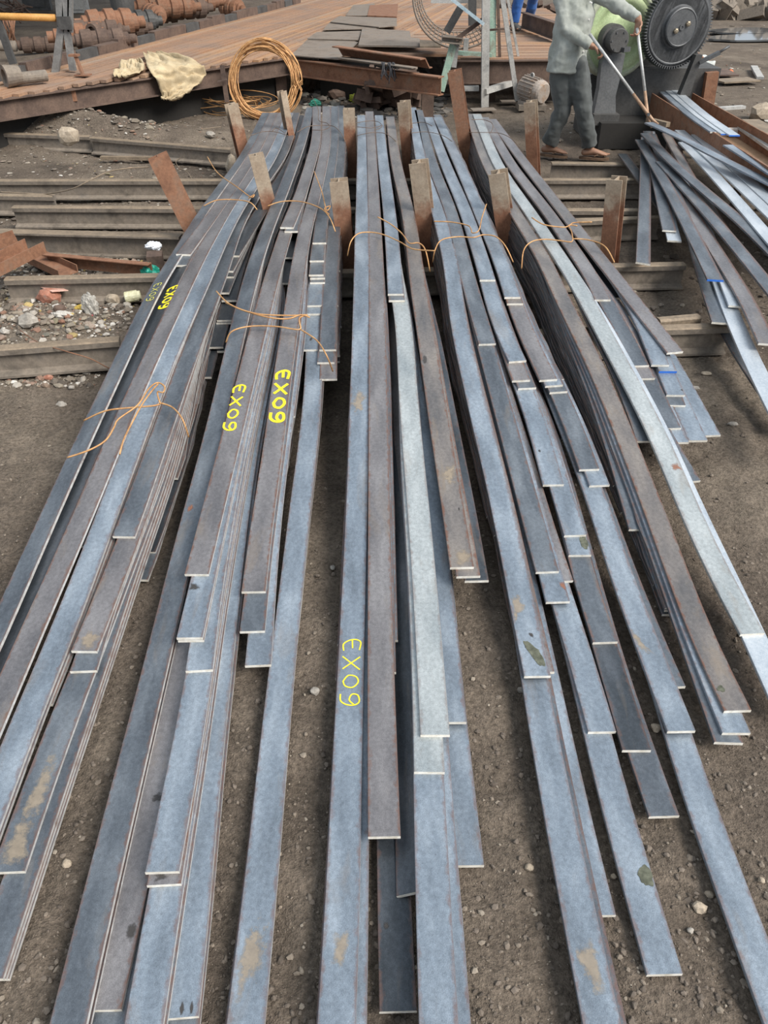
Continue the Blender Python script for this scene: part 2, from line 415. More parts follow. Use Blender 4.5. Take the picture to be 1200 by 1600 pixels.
def add_bar(key, pix, kn, kf, mat, label, group, roll=0.0, endmat=None, dx=0.0, dxn=None, ext=0.0, wob=0.0):
    """pix: pixel centre points far -> near; kn/kf: place in the stack near and far"""
    W_ = [solve(px, py, kn, kf) for px, py in pix]
    W_ = sorted(W_, key=lambda p: p.y)
    ys = [p.y for p in W_]; xs = [p.x for p in W_]
    keep = [0]
    for i in range(1, len(ys)):
        if ys[i]-ys[keep[-1]] > .01: keep.append(i)
    ys = [ys[i] for i in keep]; xs = [xs[i] for i in keep]
    f = pchip(ys, xs); y0, y1 = ys[0], ys[-1]+ext
    n = max(8, int((y1-y0)/.13)); P = []
    for i in range(n+1):
        Y = y1+(y0-y1)*i/n
        off = dx if dxn is None else dxn+(dx-dxn)*sstep(1.5, 6, Y)
        z = ztop(Y, kn, kf)+wob*math.sin(Y*2.1+kf)
        P.append(Vector((f(Y)+off, Y, z)))
    for _ in range(5):                                   # ease out hand-measured wobble
        Q = [p.x for p in P]
        for i in range(1, n): P[i].x = .25*Q[i-1]+.5*Q[i]+.25*Q[i+1]
    rl = roll
    if hasattr(roll, '__call__'): rl = [roll(p.y) for p in P]
    elif roll: rl = [roll*sstep(8.3, 6.5, p.y) for p in P]
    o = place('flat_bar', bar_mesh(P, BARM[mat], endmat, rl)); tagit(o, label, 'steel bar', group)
    BARS[key] = (P, o); ROLLS[key] = 0.0 if not isinstance(roll, (int, float)) else math.tan(-math.radians(roll)); return o

G1, G2, G3, G4, G5 = ['flat bars of the %s bundle' % s for s in ('leftmost', 'second', 'middle', 'fourth', 'rightmost')]
FARC = {  # shared far run of each column, far -> near
 '1a': [(416,176),(384,237),(304,350),(272,405),(242,451),(218,500)],
 '1b': [(428,176),(398,237),(322,350),(290,405),(266,451),(241,500)],
 '1c': [(440,176),(413,237),(340,350),(288,451),(263,500)],
 '1d': [(451,176),(428,237),(357,350),(313,451),(287,500)],
 '1e': [(462,176),(443,237),(397,305),(371,350),(336,451),(316,500)],
 '1r': [(474,180),(461,237),(394,350)],
 '2a': [(485,168),(465,237),(441,300),(420,350),(398,412)],
 '2b': [(495,166),(490,237),(471,300),(450,350),(431,412)],
 '2c': [(510,166),(507,237),(493,300),(479,350),(467,412)],
 '2d': [(523,166),(520,237),(510,300),(500,360)],
 '2e': [(532,168),(533,237),(526,300),(519,400)],
 '3a': [(564.5,180),(566,250),(565.5,350),(565,420)],
 '3b': [(577,174),(581,250),(585.5,350),(588,420)],
 '3c': [(592,180),(598.5,250),(610.5,350),(616,420)],
 '3d': [(609.5,182),(618.5,250),(641,350),(650,420)],
 '4a': [(644,168),(657.5,250),(690,350),(706,420)],
 '4b': [(654,172),(674,250),(710.5,350),(727,420)],
 '4c': [(669.5,183),(694,250),(735,350),(757,420)],
 '4d': [(683.5,183),(715,250),(758,350),(787,420)],
 '5a': [(734,178),(759,250),(817,350),(848,400),(870,450)],
 '5b': [(745,178),(775,250),(841.5,350),(874,400),(906,450)],
 '5c': [(757,183),(795,250),(870.5,350),(903,400),(935,450)],
 '5d': [(769,186),(817,250),(896,350),(935,400),(974,450)],
}
# key, column, near points (last = near end), stack place from the top, material, label, options
def bars_of(col, group, top, items, roll=0, z0=0):
    """items top first: (key, points, material, label[, options])"""
    n = len(items)
    for i, it in enumerate(items):
        key, pts, mat, label = it[:4]; op = dict(it[4]) if len(it) > 4 else {}
        ymin = pts[0][1]-12
        far = [p for p in FARC[col] if p[1] < ymin]
        kf = op.pop('kf', top-i); kn = op.pop('kn', n-1-i+z0)
        op.setdefault('roll', roll)
        add_bar(key, far+list(pts), kn, kf, mat, label, group, **op)
TOP = 21
ORD = ['first', 'second', 'third', 'fourth', 'fifth', 'sixth', 'seventh', 'eighth', 'ninth', 'tenth']
# ---- leftmost bundle
bars_of('1a', G1, TOP-1, [('1a', [(171,600),(123,700),(77,800),(32,900),(-13,1000),(-60,1100)], 'slate', 'outermost tilted slate bar on the left flank of the leftmost bundle')], roll=-14, z0=3)
bars_of('1b', G1, TOP, [
 ('1t', [(286,397)], 'mauve', 'short dark bar ending highest on the leftmost bundle, upper of a pair'),
 ('1t2', [(281,414)], 'slate', 'short dark bar ending just under the topmost short bar of leftmost bundle'),
 ('1b', [(195,600),(145,700),(101,800),(57,900),(20,1000),(-18,1100)], 'dark', 'dark tilted bar with small yellow EX09 on the leftmost bundle', dict(roll=-18))], z0=2)
bars_of('1c', G1, TOP, [('1c', [(217,600),(172,700),(131,800),(86,900),(40,1000),(7,1080),(-45,1200)], 'mauve', 'mauve grey bar left of the long black gap in the leftmost bundle', dict(roll=-6))], z0=5)
bars_of('1d', G1, TOP, [
 ('1d', [(244,600),(205,700),(167,800),(130,900),(90,1000),(48,1100),(-10,1250),(-40,1330)], 'blue', 'blue grey bar right of the long black gap in the leftmost bundle'),
 ('1d2', [(248,600),(209,700),(172,800),(135,900),(95,1000),(54,1100),(-4,1250),(-34,1330)], 'slate', 'bar directly under the blue bar beside the black gap, leftmost bundle'),
 ('1d3', [(252,600),(214,700),(177,800),(141,900),(101,1000),(60,1100)], 'mauve', 'third bar down beside the black gap, leftmost bundle')], z0=2)
bars_of('1e', G1, TOP-4, [
 ('1e', [(279,600),(243,700),(208,800),(193,838)], 'slate', 'slate bar ending highest on the right flank of the leftmost bundle'),
 ('1e2', [(246,720),(212,810),(178,900),(135,1000),(131,1017)], 'mauve', 'brownish bar with dusty end on the right flank of the leftmost bundle'),
 ('1e3', [(250,720),(214,810),(180,900),(137,1000),(130,1048)], 'slate', 'bar ending just below the dusty brown end, leftmost bundle'),
 ('1f', [(254,720),(186,900),(107,1100),(50,1250),(12,1362)], 'slate', 'dirty broad bar ending at the left picture edge, leftmost bundle'),
 ('1g', [(258,720),(192,900),(125,1100),(72,1250),(10,1430),(-25,1530)], 'slate', 'lowest long bar of the leftmost bundle with reddish edge'),
 ('1h', [(262,720),(197,900),(129,1100),(76,1250),(15,1430),(-20,1530)], 'mauve', 'bar edge one below the lowest broad bar, leftmost bundle'),
 ('1i', [(266,720),(201,900),(133,1100),(81,1250),(20,1430),(-15,1530)], 'slate', 'bar edge two below the lowest broad bar, leftmost bundle')])
for j, (cx, ey, kf) in enumerate([(363,399,15),(353,423,14),(354,432,13),(346,457,12),(358,469,10),(351,500,8),(350,504,7),(336,542,6),(352,548,4),(317,589,3)]):
    bars_of('1r', G1, kf, [('1r%d' % j, [(cx, ey)], 'dark', '%s short dark bar end, counted from the far end, low between the left bundles' % ORD[j])], z0=0)
# ---- second bundle
bars_of('2a', G2, TOP, [
 ('2a', [(375,500),(352,600),(328,700),(301,800),(275,900),(252,1000),(227,1100),(203,1200),(179,1300),(152,1400),(129,1500),(105,1600),(82,1700)], 'slate', 'long dark slate bar on the left flank of the second bundle', dict(roll=-7)),
 ('2a1', [(378,500),(356,600),(332,700),(305,800),(279,900),(256,1000),(231,1100),(207,1200),(183,1300),(157,1400),(134,1500),(111,1600),(88,1700)], 'dark', 'bar directly under the long left flank bar of the second bundle'),
 ('2a2', [(388,500),(345,700),(306,900),(268,1100),(248,1200),(225,1300),(203,1400),(180,1500),(160,1578)], 'mauve', 'gritty bar with dark stain and frayed end near the bottom, second bundle', dict(kn=1)),
 ('2a3', [(392,500),(350,700),(312,900),(277,1100),(256,1200),(233,1300),(212,1400),(189,1500),(166,1600),(150,1680)], 'slate', 'bar under the gritty stained bar at the bottom left, second bundle', dict(kn=0))])
bars_of('2b', G2, TOP+1, [
 ('2bt', [(448,355)], 'mauve', 'grey short bar ending near the front wire, upper of a pair, second bundle'),
 ('2bt2', [(455,361)], 'slate', 'grey short bar ending just under the upper of the pair, second bundle'),
 ('2b', [(407,500),(382,600),(357,700),(331,800),(307,897)], 'mauve', 'mauve bar with thin yellow EX09 on the second bundle'),
 ('2b2', [(412,500),(362,700),(310,930),(296,996)], 'blue', 'bar with dark wet stain ending below the thin EX09 bar, second bundle'),
 ('2b2b', [(414,500),(364,700),(312,930),(298,1000)], 'mauve', 'bar flush under the wet stained bar end, second bundle'),
 ('2b3', [(418,500),(369,700),(330,900),(316,1000),(311,1047)], 'blue', 'blue bar with rusty corner in the middle of the second bundle'),
 ('2b4', [(421,500),(373,700),(335,900),(303,1100),(288,1200),(263,1300),(253,1362)], 'blue', 'clean blue bar with straight end in the lower second bundle'),
 ('2b4b', [(423,500),(375,700),(337,900),(306,1100),(290,1200),(265,1300),(256,1382)], 'mauve', 'bar with dark wet end just under the clean blue end, second bundle'),
 ('2b6', [(426,500),(379,700),(341,900),(309,1100),(294,1200),(274,1300),(256,1400),(242,1500),(225,1600),(208,1700)], 'blue', 'blue bar running off the bottom picture edge, second bundle'),
 ('2b6b', [(428,500),(381,700),(344,900),(313,1100),(299,1200),(280,1300),(262,1400),(247,1500),(231,1600),(214,1700)], 'slate', 'bar edge under the blue bar at the bottom edge, second bundle'),
 ('2b5', [(431,500),(388,700),(360,900),(335,1100),(323,1200),(309,1300),(307,1400),(291,1500),(280,1590)], 'blue', 'lowest right bar with two dark spots at its end, second bundle'),
 ('2b7', [(436,500),(393,700),(365,900),(340,1100),(328,1200),(315,1300),(311,1400),(295,1500),(284,1600),(272,1680)], 'slate', 'bar edge under the spotted bar end, second bundle')])
for j, (cx, ey, kf, lb) in enumerate([(450,402,15,'short dark bar ending in the middle trench of the second bundle, upper'), (441,442,13,'short dark bar ending in the middle trench of the second bundle, lower')]):
    add_bar('2x%d' % j, [(486,240),(478,300),(463,365),(cx,ey)], 0, kf, 'dark', lb, G2)
bars_of('2c', G2, TOP, [
 ('2c', [(455,500),(439,600),(427,700),(411,800),(398,900),(396,924)], 'mauve', 'bar with bold yellow EX09 and cracked end, second bundle'),
 ('2c2', [(459,500),(431,700),(416,800),(402,900),(394,986)], 'slate', 'bar with speckled end just under the bold EX09 bar, second bundle'),
 ('2c3', [(464,500),(437,700),(423,800),(410,950),(403,1039)], 'blue', 'clean blue bar end two below the bold EX09 bar, second bundle'),
 ('2c4', [(468,500),(446,650)], 'slate', 'bar edge showing right of the bold EX09, second bundle')], z0=1)
bars_of('2d', G2, TOP-3, [
 ('2d0', [(499,379)], 'slate', 'first short stepped bar end on the right flank of the second bundle'),
 ('2d1', [(495,407)], 'slate', 'second short stepped bar end on the right flank of the second bundle'),
 ('2d2', [(494,429)], 'slate', 'third short stepped bar end on the right flank of the second bundle'),
 ('2d3', [(496,434)], 'slate', 'fourth short stepped bar end on the right flank of the second bundle'),
 ('2d4', [(496,441)], 'slate', 'fifth short stepped bar end on the right flank of the second bundle'),
 ('2d5', [(491,477)], 'blue', 'sixth short stepped bar end on the right flank of the second bundle'),
 ('2d6', [(490,490)], 'blue', 'seventh short stepped bar end on the right flank of the second bundle'),
 ('2d7', [(485,546)], 'blue', 'last short stepped bar end on the right flank, above the long blue bar'),
 ('2d', [(491,500),(490,600),(481,700),(467,800),(457,900),(445,1000),(434,1100),(425,1200),(416,1300),(406,1400),(394,1500),(384,1600),(373,1700)], 'blue', 'long blue bar with dark oval marks right of the second bundle', dict(kn=1)),
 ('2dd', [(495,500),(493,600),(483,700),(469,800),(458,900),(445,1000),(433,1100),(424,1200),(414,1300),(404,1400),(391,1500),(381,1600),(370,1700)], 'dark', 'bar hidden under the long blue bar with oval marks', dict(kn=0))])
bars_of('2e', G2, TOP-8, [
 ('2e0', [(512,546)], 'slate', 'right flank bar ending nearest the wire, second bundle'),
 ('2e1', [(509,566)], 'slate', 'right flank bar ending below the wire, second bundle'),
 ('2e2', [(513,592)], 'mauve', 'lowest right flank bar end beside the black gap, second bundle')])
# ---- middle bundle
bars_of('3a', G3, TOP, [
 ('3a', [(565,450),(564,500),(562,600),(560,700),(557.5,800),(553.5,900),(550,1000),(546,1100),(542,1200),(539,1300),(537,1400),(531,1500),(526,1600),(521,1700)], 'blue', 'pitted grey blue bar with thin chalk EX09, middle bundle'),
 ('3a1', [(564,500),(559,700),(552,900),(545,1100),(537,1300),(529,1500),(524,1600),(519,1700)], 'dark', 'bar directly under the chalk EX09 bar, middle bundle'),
 ('3i', [(566,500),(563,700),(561,900),(556,1100),(552,1300),(547,1500),(544,1600),(540,1700)], 'blue', 'bar peeping out right of the chalk EX09 bar at the bottom')], z0=1)
bars_of('3b', G3, TOP, [
 ('3b', [(589.5,500),(590.5,600),(591.5,700),(592,800),(593.5,900),(594.5,1000),(596,1100),(598,1200),(600.5,1307)], 'mauve', 'straight mauve bar ending squarely in the middle bundle'),
 ('3b2', [(592,500),(594,700),(597,900),(598,1050)], 'slate', 'bar edge right of the straight mauve bar, middle bundle'),
 ('3b3', [(594,500),(598,700),(601,900),(602,1000)], 'slate', 'lower bar edge right of the straight mauve bar, middle bundle')], z0=3)
bars_of('3c', G3, TOP, [
 ('3c', [(618.5,459)], 'blue', 'short bar with double white end inside the middle bundle, upper'),
 ('3c2', [(620,469)], 'slate', 'short bar with white end inside the middle bundle, lower'),
 ('3e', [(625,470),(631.5,500),(636.5,600),(645,700),(654.5,800),(663,900),(670,1000),(677.5,1100),(680,1148)], 'pale', 'palest grey bar with crisp end in the middle bundle'),
 ('3e2', [(634,520),(641,700),(657,900),(668,1100),(671,1206)], 'pale', 'pale rusty-edged bar end just under the palest bar'),
 ('3g', [(634,520),(640,700),(655,900),(667,1100),(670,1206),(671,1300),(677,1400),(681.5,1500),(685.5,1600),(690,1700)], 'blue', 'light blue bar running off the bottom edge, middle bundle'),
 ('3g2', [(636,520),(645,700),(662,900),(676,1100),(684,1300),(694,1400),(701,1500),(706,1600),(711,1700)], 'blue', 'bar edge right of the light blue bar at the bottom, middle bundle'),
 ('3f', [(640,560),(662,700),(688,900),(695,1000),(707,1128)], 'blue', 'blue bar with black specks ending beside the palest bar', dict(kn=2)),
 ('3h', [(642,560),(664,700),(690,900),(708,1130),(715,1200),(725,1300),(731,1352)], 'blue', 'lowest right bar of the middle bundle lying on the dirt', dict(kn=0)),
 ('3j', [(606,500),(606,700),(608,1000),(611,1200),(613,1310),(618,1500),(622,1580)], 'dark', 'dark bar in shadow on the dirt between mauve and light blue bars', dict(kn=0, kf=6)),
 ('3k', [(616,520),(622,700),(630,900),(634,1100),(638,1250),(643,1395)], 'dark', 'narrow dark bar edge left of the light blue bar, middle bundle', dict(kn=2, kf=9, roll=-25)),
 ('3k2', [(618,520),(628,700),(641,900),(650,1100)], 'mauve', 'bar tipped on edge against the palest bar, middle bundle', dict(kn=3, kf=11, roll=-38))])
bars_of('3d', G3, TOP, [
 ('3d', [(653,450),(662.5,500),(676.5,600),(692.5,700),(709.5,800),(722,886)], 'rusty', 'brown rusty bar with sandy end on the right of the middle bundle'),
 ('3d2', [(668,520),(697,700),(716,800),(732,900)], 'rusty', 'bar end just under the sandy rusty end, middle bundle'),
 ('3d3', [(674,520),(708,700),(728,800),(745,907)], 'dark', 'dark bar end below the two rusty ends, middle bundle')], z0=7)
# ---- fourth bundle
bars_of('4a', G4, TOP, [
 ('4a', [(715,500),(738,600),(762,700),(787,800),(807,900),(828,1000),(840,1056)], 'blue', 'blue bar with green mud patch near its end, fourth bundle'),
 ('4a1', [(717,500),(741,600),(766,700),(791,800),(812,900),(834,1000),(846,1050)], 'mauve', 'bar directly under the mud patched bar, fourth bundle'),
 ('4l', [(717,500),(764,700),(809,900),(842,1100),(859,1200),(880,1300),(899,1400),(919,1500),(940,1600),(962,1700)], 'blue', 'long blue bar running off the bottom edge, fourth bundle'),
 ('4l2', [(719,500),(768,700),(814,900),(848,1100),(866,1200),(888,1300),(907,1400),(928,1500),(949,1600),(971,1700)], 'slate', 'bar edge right of the long bottom bar, fourth bundle'),
 ('4m', [(722,500),(773,700),(820,900),(864,1100),(882,1200),(904,1300),(936,1430)], 'blue', 'narrow blue bar end right of the long bottom bar, fourth bundle')])
bars_of('4b', G4, TOP, [
 ('4b', [(750,500),(761.5,537)], 'slate', 'grey bar with white end ending early in the fourth bundle'),
 ('4b2', [(775,600),(803,700),(830,800),(855.5,893)], 'slate', 'dark shaded bar with rusty mottles and long end, fourth bundle'),
 ('4b3', [(778,600),(808,700),(836,800),(872,940)], 'blue', 'bar with brown blotch at its end, fourth bundle'),
 ('4b4', [(782,600),(815,700),(843,800),(878,908)], 'mauve', 'grey textured bar end beside the brown blotch, fourth bundle'),
 ('4j', [(784,600),(818,720),(860,880),(885,951),(900,1000),(918,1050),(941,1143)], 'blue', 'broad blue bar with crisp pale end, middle of fourth bundle'),
 ('4k', [(784,600),(818,720),(862,880),(905,1020),(946,1200),(973,1300),(1004,1400),(1030,1500),(1039,1522)], 'blue', 'rough blue bar with clipped corner lying on dirt, fourth bundle')], z0=0)
bars_of('4c', G4, TOP+1, [
 ('4c', [(762,437)], 'blue', 'short blue bar with yellowish end just past the front wire, fourth bundle'),
 ('4c2', [(777,500),(809,564)], 'blue', 'drooping blue bar end, highest of three steps, fourth bundle'),
 ('4c2b', [(780,500),(814.5,594)], 'mauve', 'middle step of the three drooping ends, fourth bundle'),
 ('4c2c', [(783,500),(824,606)], 'slate', 'lowest step of the three drooping ends, fourth bundle'),
 ('4c3', [(786,520),(836,650),(851,700),(865,757)], 'blue', 'blue bar with rust blushed end below the drooping steps'),
 ('4c4', [(788,520),(858,700),(887,800),(899,836)], 'blue', 'blue bar ending above the green mud spot, fourth bundle'),
 ('4c5', [(789,520),(860,700),(890,800),(906.5,867)], 'blue', 'bar end with green mud spot, fourth bundle'),
 ('4h', [(790,520),(862,700),(912,900),(946,1003)], 'slate', 'dark steel blue bar ending mid fourth bundle'),
 ('4i', [(791,520),(864,700),(914,900),(974,1100),(995,1172)], 'dark', 'dark bar ending below the steel blue one, fourth bundle'),
 ('4i2', [(792,520),(866,700),(920,900),(978,1100),(1009,1200),(1038,1275)], 'slate', 'dark speckled bar with lowest end right of centre, fourth bundle')])
bars_of('4d', G4, TOP, [
 ('4d', [(801,464)], 'blue', 'short blue bar ending near the front post, fourth bundle'),
 ('4d1', [(805,474)], 'rusty', 'sandy bar end just under the short blue bar by the post'),
 ('4d2', [(813,500),(857,593)], 'mauve', 'grey bar end, highest of the right three steps, fourth bundle'),
 ('4d2b', [(816,500),(866,602)], 'blue', 'middle of the right three steps, fourth bundle'),
 ('4d2c', [(819,500),(873,612)], 'slate', 'lowest of the right three steps, fourth bundle'),
 ('4d3', [(822,510),(891.5,650),(910,700),(921,733)], 'slate', 'speckled slate bar with pale end, right side of fourth bundle'),
 ('4d3b', [(825,510),(896,650),(916,700),(937,758)], 'blue', 'bar end just under the speckled slate one, fourth bundle'),
 ('4f', [(826,510),(880,650),(941,800),(970,900),(1012,1000),(1048,1100),(1065,1142)], 'blue', 'long blue bar with sand smears on the right of the fourth bundle'),
 ('4f2', [(828,510),(884,650),(946,800),(978,900),(1022,1000),(1051,1073)], 'slate', 'bar edge with green speckles right of the sand smeared bar'),
 ('4g', [(828,510),(884,650),(944,800),(976,900),(1018,1000),(1074,1200),(1111,1300),(1147,1400),(1185,1500),(1225,1600),(1262,1700)], 'blue', 'clean light blue bar running out of the lower right corner')])
# ---- rightmost bundle
bars_of('5a', G5, TOP, [
 ('5a', [(895,500),(945,600),(984,700),(1025,800),(1061,900),(1099,1000),(1153,1110)], 'rusty', 'long dark bar with rusty margins on the rightmost bundle'),
 ('5a2', [(892,500),(940,600),(978,700),(1018,800),(1054,900),(1091,1000),(1151,1145)], 'blue', 'bar with rust spot ending under the rusty margined bar'),
 ('5a3', [(888,500),(934,600),(971,700),(1010,800),(1046,900),(1082,1000),(1139,1160)], 'slate', 'lowest bar end under the rusty margined bar, rightmost bundle'),
 ('5a4', [(884,500),(928,600),(962,700),(990,790),(1000,827)], 'slate', 'flank bar ending in shadow left of the rusty margined bar')], z0=0)
bars_of('5b', G5, TOP+1, [
 ('5b', [(933,500),(987,600),(1040,700),(1078,800),(1128,900),(1176,990)], 'pale', 'long pale bar with red scratches on the rightmost bundle'),
 ('5b2', [(938,500),(993,600),(1046,700),(1086,800),(1138,900),(1188,1010),(1232,1110)], 'white', 'bright bar end disappearing at the right picture edge'),
 ('5b3', [(925,500),(960,560),(985,618),(1000,650),(1010,689)], 'slate', 'spotted short bar between the pale and rusty bars', dict(kn=0)),
 ('5b4', [(940,500),(995,600),(1042,690),(1062,725),(1080,752)], 'slate', 'narrow bar edge with red end right of the pale bar', dict(kn=0))], z0=0)
bars_of('5c', G5, TOP, [
 ('5c', [(942,468)], 'mauve', 'short bar with brown end ending first on the rightmost bundle'),
 ('5c2', [(958,490),(1001,571)], 'slate', 'shaded bar with sandy end, rightmost bundle'),
 ('5c3', [(962,490),(1010,591)], 'mauve', 'bar end with maroon paint band, rightmost bundle'),
 ('5c4', [(966,490),(1016,600),(1050,669)], 'slate', 'dark bar with brown band near its end, rightmost bundle'),
 ('5c5', [(970,490),(1022,600),(1062,691)], 'blue', 'pale blue bar end lying on the dirt, rightmost bundle')])
bars_of('5d', G5, TOP-1, [
 ('5d', [(1014,500),(1055,550)], 'mauve', 'broad mauve bar over the front right rail, rightmost bundle'),
 ('5d2', [(1005,500),(1032,570)], 'blue', 'blue tipped bar end below the mauve bar, upper'),
 ('5d3', [(1010,500),(1044,580)], 'blue', 'blue tipped bar end below the mauve bar, lower', dict(endmat=M_end_blue)),
 ('5d4', [(1012,510),(1056,617)], 'blue', 'bar end with black smudge, rightmost bundle'),
 ('5d5', [(1010,510),(1057,633)], 'slate', 'bar end with white edge below the smudged one, rightmost bundle'),
 ('5d6', [(1012,520),(1091,688)], 'blue', 'bar with white end, left of the two lowest right ends'),
 ('5d7', [(1022,520),(1112,680)], 'blue', 'bar with drop stains, rightmost of the two lowest right ends')])
# ---- unseen depth of the stacks: only flank edges show
WORDS = {'1': ('leftmost', G1), '2': ('second', G2), '3': ('middle', G3), '4': ('fourth', G4), '5': ('rightmost', G5)}
def filler(col, kfs, yends, spread=.0, nm=None, off=0.0):
    P, _ = BARS[nm or col]
    for j, kf in enumerate(kfs):
        kf = kf*.84
        ey = yends[0]+(yends[1]-yends[0])*random.random()
        Pc = [Vector((p.x+off+spread*j+random.uniform(-.005, .005), p.y, 0)) for p in P if p.y > atz(600, ey, .12).y]
        if len(Pc) < 4: continue
        for p in Pc: p.z = ztop(p.y, kf*.25-3, kf)
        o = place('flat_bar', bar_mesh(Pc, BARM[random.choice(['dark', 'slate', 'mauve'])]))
        w, g = WORDS[col[0]]
        tagit(o, 'lower stacked bar showing only its edge in the %s bundle' % w, 'steel bar', g+' seen edge on')
filler('1e', range(13, -1, -2), (620, 900), .003, '1h')
filler('2e', [15-1.3*i for i in range(12)], (430, 600), .0012, '2e2')
filler('2c', range(18, 1, -3), (700, 860), .0, '2c2')
filler('3a', range(21, -1, -2), (760, 1150), -.0005, '3a1')
filler('3d', range(21, 1, -2), (700, 840), .0006, '3d2')
filler('4a', range(21, -1, -2), (760, 1020), -.0006, '4a1')
filler('5a', [20-1.3*i for i in range(16)], (700, 960), -.0010, '5a3')
filler('1a', range(21, 1, -3), (700, 900)); filler('1c', range(21, 1, -5), (700, 900))
filler('2a', range(18, 1, -4), (800, 1000), 0, '2a1'); filler('3b', range(20, 2, -5), (760, 860), 0, '3b3')
filler('4d', range(20, 0, -2), (600, 760), 0.0004, '4d3b'); filler('5d', range(15, 2, -4), (520, 540))

# ---- yellow markings: strokes run along (u) and across (v) the bar
GLY = {'E': [[(.75,.92),(.25,.98),(.06,.72),(.12,.35),(.38,.05),(.8,.08)], [(.1,.52),(.62,.55)]],
       'X': [[(.05,.05),(.9,.95)], [(.08,.95),(.85,.08)]],
       '0': [[(.5,.12),(.12,.38),(.2,.78),(.55,.9),(.88,.62),(.8,.25),(.5,.12)]],
       '9': [[(.78,.72),(.5,.48),(.15,.6),(.2,.9),(.6,.98),(.8,.75),(.78,.35),(.55,.05),(.15,.02)]]}
def marking(key, px, py, length, width, stroke, mat, name='painted_marking'):
    P, o = BARS[key]
    # find arc position nearest to the pixel row
    best = min(range(len(P)), key=lambda i: abs(pix_row(P[i])-py))
    ys = [p.y for p in P]
    fx = pchip(ys[::-1], [p.x for p in P][::-1]); fz = pchip(ys[::-1], [p.z for p in P][::-1])
    y_c = ys[best]
    for i in range(len(P)-1):
        a, b = pix_row(P[i]), pix_row(P[i+1])
        if a <= py <= b: y_c = ys[i]+(ys[i+1]-ys[i])*(py-a)/max(1e-6, b-a)
    xc = atz(px, py, fz(y_c)).x-fx(y_c); xc = max(-.02, min(.02, xc))
    m = MB(); cw = length/4.25
    for ci, ch in enumerate('EX09'):
        for st in GLY[ch]:
            q = crom([(a, b, 0) for a, b in st], 4) if len(st) > 2 else [Vector((a, b, 0)) for a, b in st]
            q2 = []
            for p in q:
                s = ci*cw*1.08+p.x*cw*.92; q2.append((y_c+length/2-s, (p.y-.5)*width))
            for i in range(len(q2)-1):
                (ya, va), (yb, vb) = q2[i], q2[i+1]
                d = Vector((yb-ya, vb-va)); d = d.normalized() if d.length > 0 else Vector((1, 0)); nrm = Vector((-d.y, d.x))*stroke/2; d = d*stroke*.3
                cs = [(ya-d.x+nrm.x, va-d.y+nrm.y), (ya-d.x-nrm.x, va-d.y-nrm.y), (yb+d.x-nrm.x, vb+d.y-nrm.y), (yb+d.x+nrm.x, vb+d.y+nrm.y)]
                h = .0009+.00005*(i % 3)
                m.add([(fx(y)+xc+v, y, fz(y)+h*1.3+(xc+v)*ROLLS[key]) for y, v in cs], [(0, 1, 2, 3)])
    m.build(name, mat, o, fix=False)
def pix_row(p):
    d = p-Vector((0, 0, CAM_H)); f = d.y*CP-d.z*SP; u = d.y*SP+d.z*CP
    return 800-FPX*u/f
marking('2c', 437, 620, .36, .058, .0125, M_yellow)
marking('2b', 366, 638, .32, .050, .0085, M_yellow)
marking('1b', 266, 467, .24, .055, .012, M_yellow)
marking('1a', 240, 457, .20, .040, .004, M_chalk, 'chalk_marking')
marking('3a', 548, 1052, .27, .058, .0042, M_yellow, 'chalk_marking')

# ---- mud, sand and wet stains lying on single bars
M_mud = simple('green_grey_mud', (.055,.06,.04), (.12,.125,.09), 60, .8, 0, .5, .003)
def film(name, c, strength, rough):
    """thin stain that thins out towards its rim"""
    t = NT(name); uv = t.new('ShaderNodeUVMap'); uv.uv_map = 'UVMap'; sp = t.new('ShaderNodeSeparateXYZ'); t.link(uv.outputs[0], sp.inputs[0])
    n = t.noise(world_coord(t), 55, 5, .7); n2 = t.noise(world_coord(t), 22, 4, .6)
    a = t.math('ADD', t.math('SUBTRACT', 1.0, sp.outputs[0]), t.math('MULTIPLY', t.math('SUBTRACT', t.math('ADD', n, n2), 1.0), 1.3))
    t.set(Base_Color=t.mix(.4, c, t.ramp(n, [(.3, .3), (.7, .75)]), 'OVERLAY'), Roughness=rough, Alpha=t.math('MULTIPLY', t.ramp(a, [(.18, 0.0), (.62, 1.0)]), strength)); return t.mat
M_wetst = film('dark_wet_stain', (.05,.045,.042), .85, .3)
M_sand = film('dried_sand_film', (.33,.27,.20), .62, .95)
M_rustp = film('rust_bloom', (.28,.12,.07), .7, .9)
